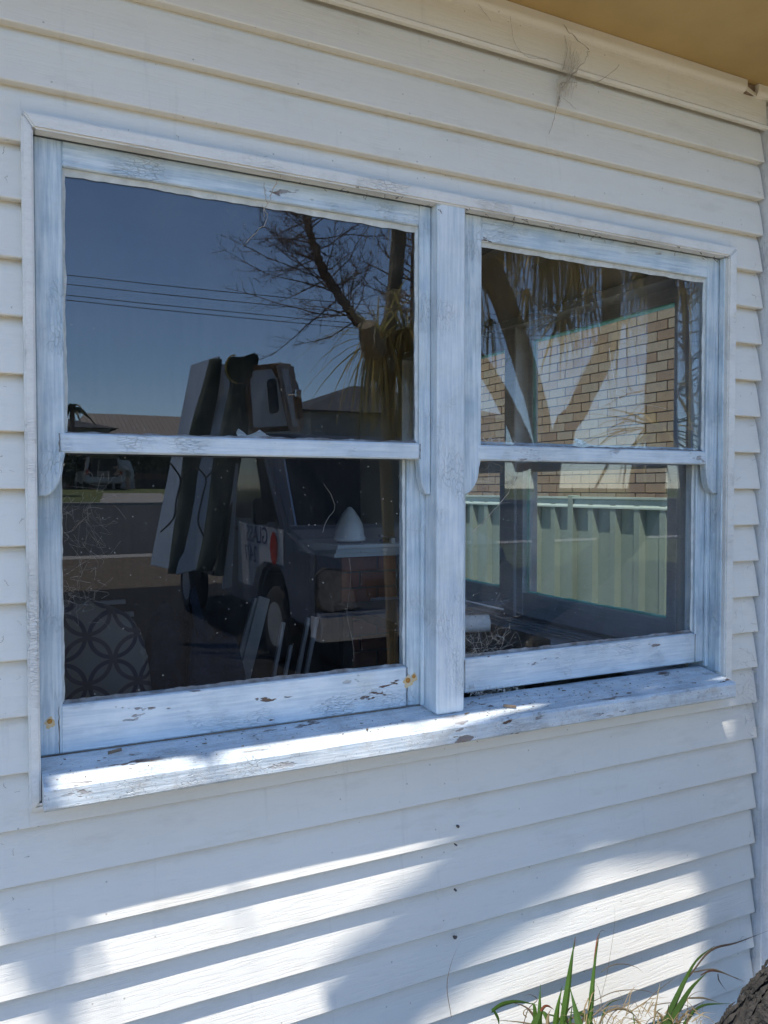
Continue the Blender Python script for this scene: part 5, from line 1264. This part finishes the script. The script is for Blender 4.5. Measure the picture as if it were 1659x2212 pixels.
S = [([atY(x, y, 0.028) for x, y in pl_], rd) for pl_, rd in (([(1317, 752), (1326, 820), (1335, 858), (1345, 875)], 0.0008), ([(1345, 875), (1400, 875), (1470, 890), (1580, 905)], 0.0004))]
web('cobweb', 'bright single cobweb thread across the brick view in the right upper pane', S, 'web_pale', 12)
web('dry_vine', 'dry forked tendril hanging over the top of the left upper pane', [([atY(*p, 0.012) for p in ((601, 388), (590, 410), (578, 440))], 0.0011), ([atY(*p, 0.012) for p in ((570, 395), (575, 430), (578, 440))], 0.0010), ([atY(*p, 0.026) for p in ((566, 445), (578, 470), (560, 495), (530, 525))], 0.0011), ([atY(*p, 0.022) for p in ((578, 440), (570, 455), (572, 475))], 0.0009)], 'web', 13)['category'] = 'tendril'
# dark wisps of old web along the top trim and boards
r = random.Random(8); S = []
for i in range(46):
    k = r.random(); x = 600+980*k**0.7; y = 385+(x-600)*0.1846-4+r.uniform(-12, 8); a = r.uniform(0, 6.28); l = r.uniform(3, 13)
    S.append(([atY(x, y, -0.0155), atY(x+l*0.5*cos(a)+r.gauss(0, 2), y+l*0.5*abs(sin(a)), -0.016), atY(x+l*cos(a), y+l*abs(sin(a)), -0.0155)], r.uniform(0.0004, 0.0009)))
web('cobweb', 'dark broken wisps of old web along the top window trim', S, 'web_dark', 14)
r = random.Random(18); S = []
for i in range(60):
    x = r.choice((r.uniform(0, 60), r.uniform(1600, 1645), r.uniform(100, 700))); y = r.uniform(250, 2100) if x < 60 or x > 1590 else 238+x*0.205+r.uniform(-20, 8)
    a = r.uniform(0, 6.28); l = r.uniform(3, 16); Y = -0.003
    S.append(([atY(x, y, Y), atY(x+l*0.5*cos(a)+r.gauss(0, 3), y+l*0.5*sin(a), Y), atY(x+l*cos(a), y+l*sin(a), Y)], r.uniform(0.0003, 0.0006)))
web('cobweb', 'thin grey web scraps stuck to the boards beside the window', S, 'web', 15)
for (x, y, sc2, lab) in ((990, 1786, .55, 'upper small black insect nest on the boards below the sill'), (985, 1825, .45, 'second small insect nest down on the boards below the sill'), (984, 1923, .55, 'third small black insect nest down on the lower boards'), (984, 2025, 1.0, 'lowest and largest insect nest on the lower boards')):
    c = atY(x, y, 0.0); mb = MB(); r = random.Random(x+y)
    mb.lathe((c.x, 0.006, c.z), [(0.004*sc2, 0.0), (0.0045*sc2, -0.006), (0.002*sc2, -0.009)], 8, 'y')
    mb.v = [(a+r.gauss(0, .0008), b_, c_+r.gauss(0, .0008)) for a, b_, c_ in mb.v]
    o = mb.build('insect_nest', 'web_dark'); tag(o, lab, 'insect nest', 'insect nests on the lower boards')
# litter on the sill
r = random.Random(6); mb = MB()
for i in range(240):
    u = r.uniform(0.11, 1.78); w = r.uniform(-0.042, 0.05)
    if i < 80: u = r.uniform(0.98, 1.45)
    if UM0-0.01 < u < UM1+0.01 and w > -0.012: continue
    z = 0.990+(w+0.044)*0.157+0.0012; l = r.uniform(0.0008, 0.0035)*(2.0 if r.random() < 0.07 else 1); a = r.uniform(0, 6.28)
    dx, dy = cos(a)*l, sin(a)*l
    mb.prism([(u-dx, w-dy, z), (u+dy*0.35, w-dx*0.35, z), (u+dx, w+dy, z), (u-dy*0.35, w+dx*0.35, z)], (0, 0, l*0.3))
o = mb.build('sill_litter', 'debris', recalc=False); tag(o, 'dark specks and paint flakes scattered along the window sill', 'litter', kind='stuff')
o = slat('bark_chip', (1.083, -0.012, 1.000), (1.108, -0.028, 0.998), 0.006, 0.004, 'debris'); tag(o, 'brown bark chip on the sill right of the mullion', 'chip')
o = slat('paint_flake', (0.215, 0.020, 1.009), (0.240, 0.024, 1.011), 0.006, 0.002, 'debris'); tag(o, 'curled dark paint flake at the left end of the sill', 'flake')
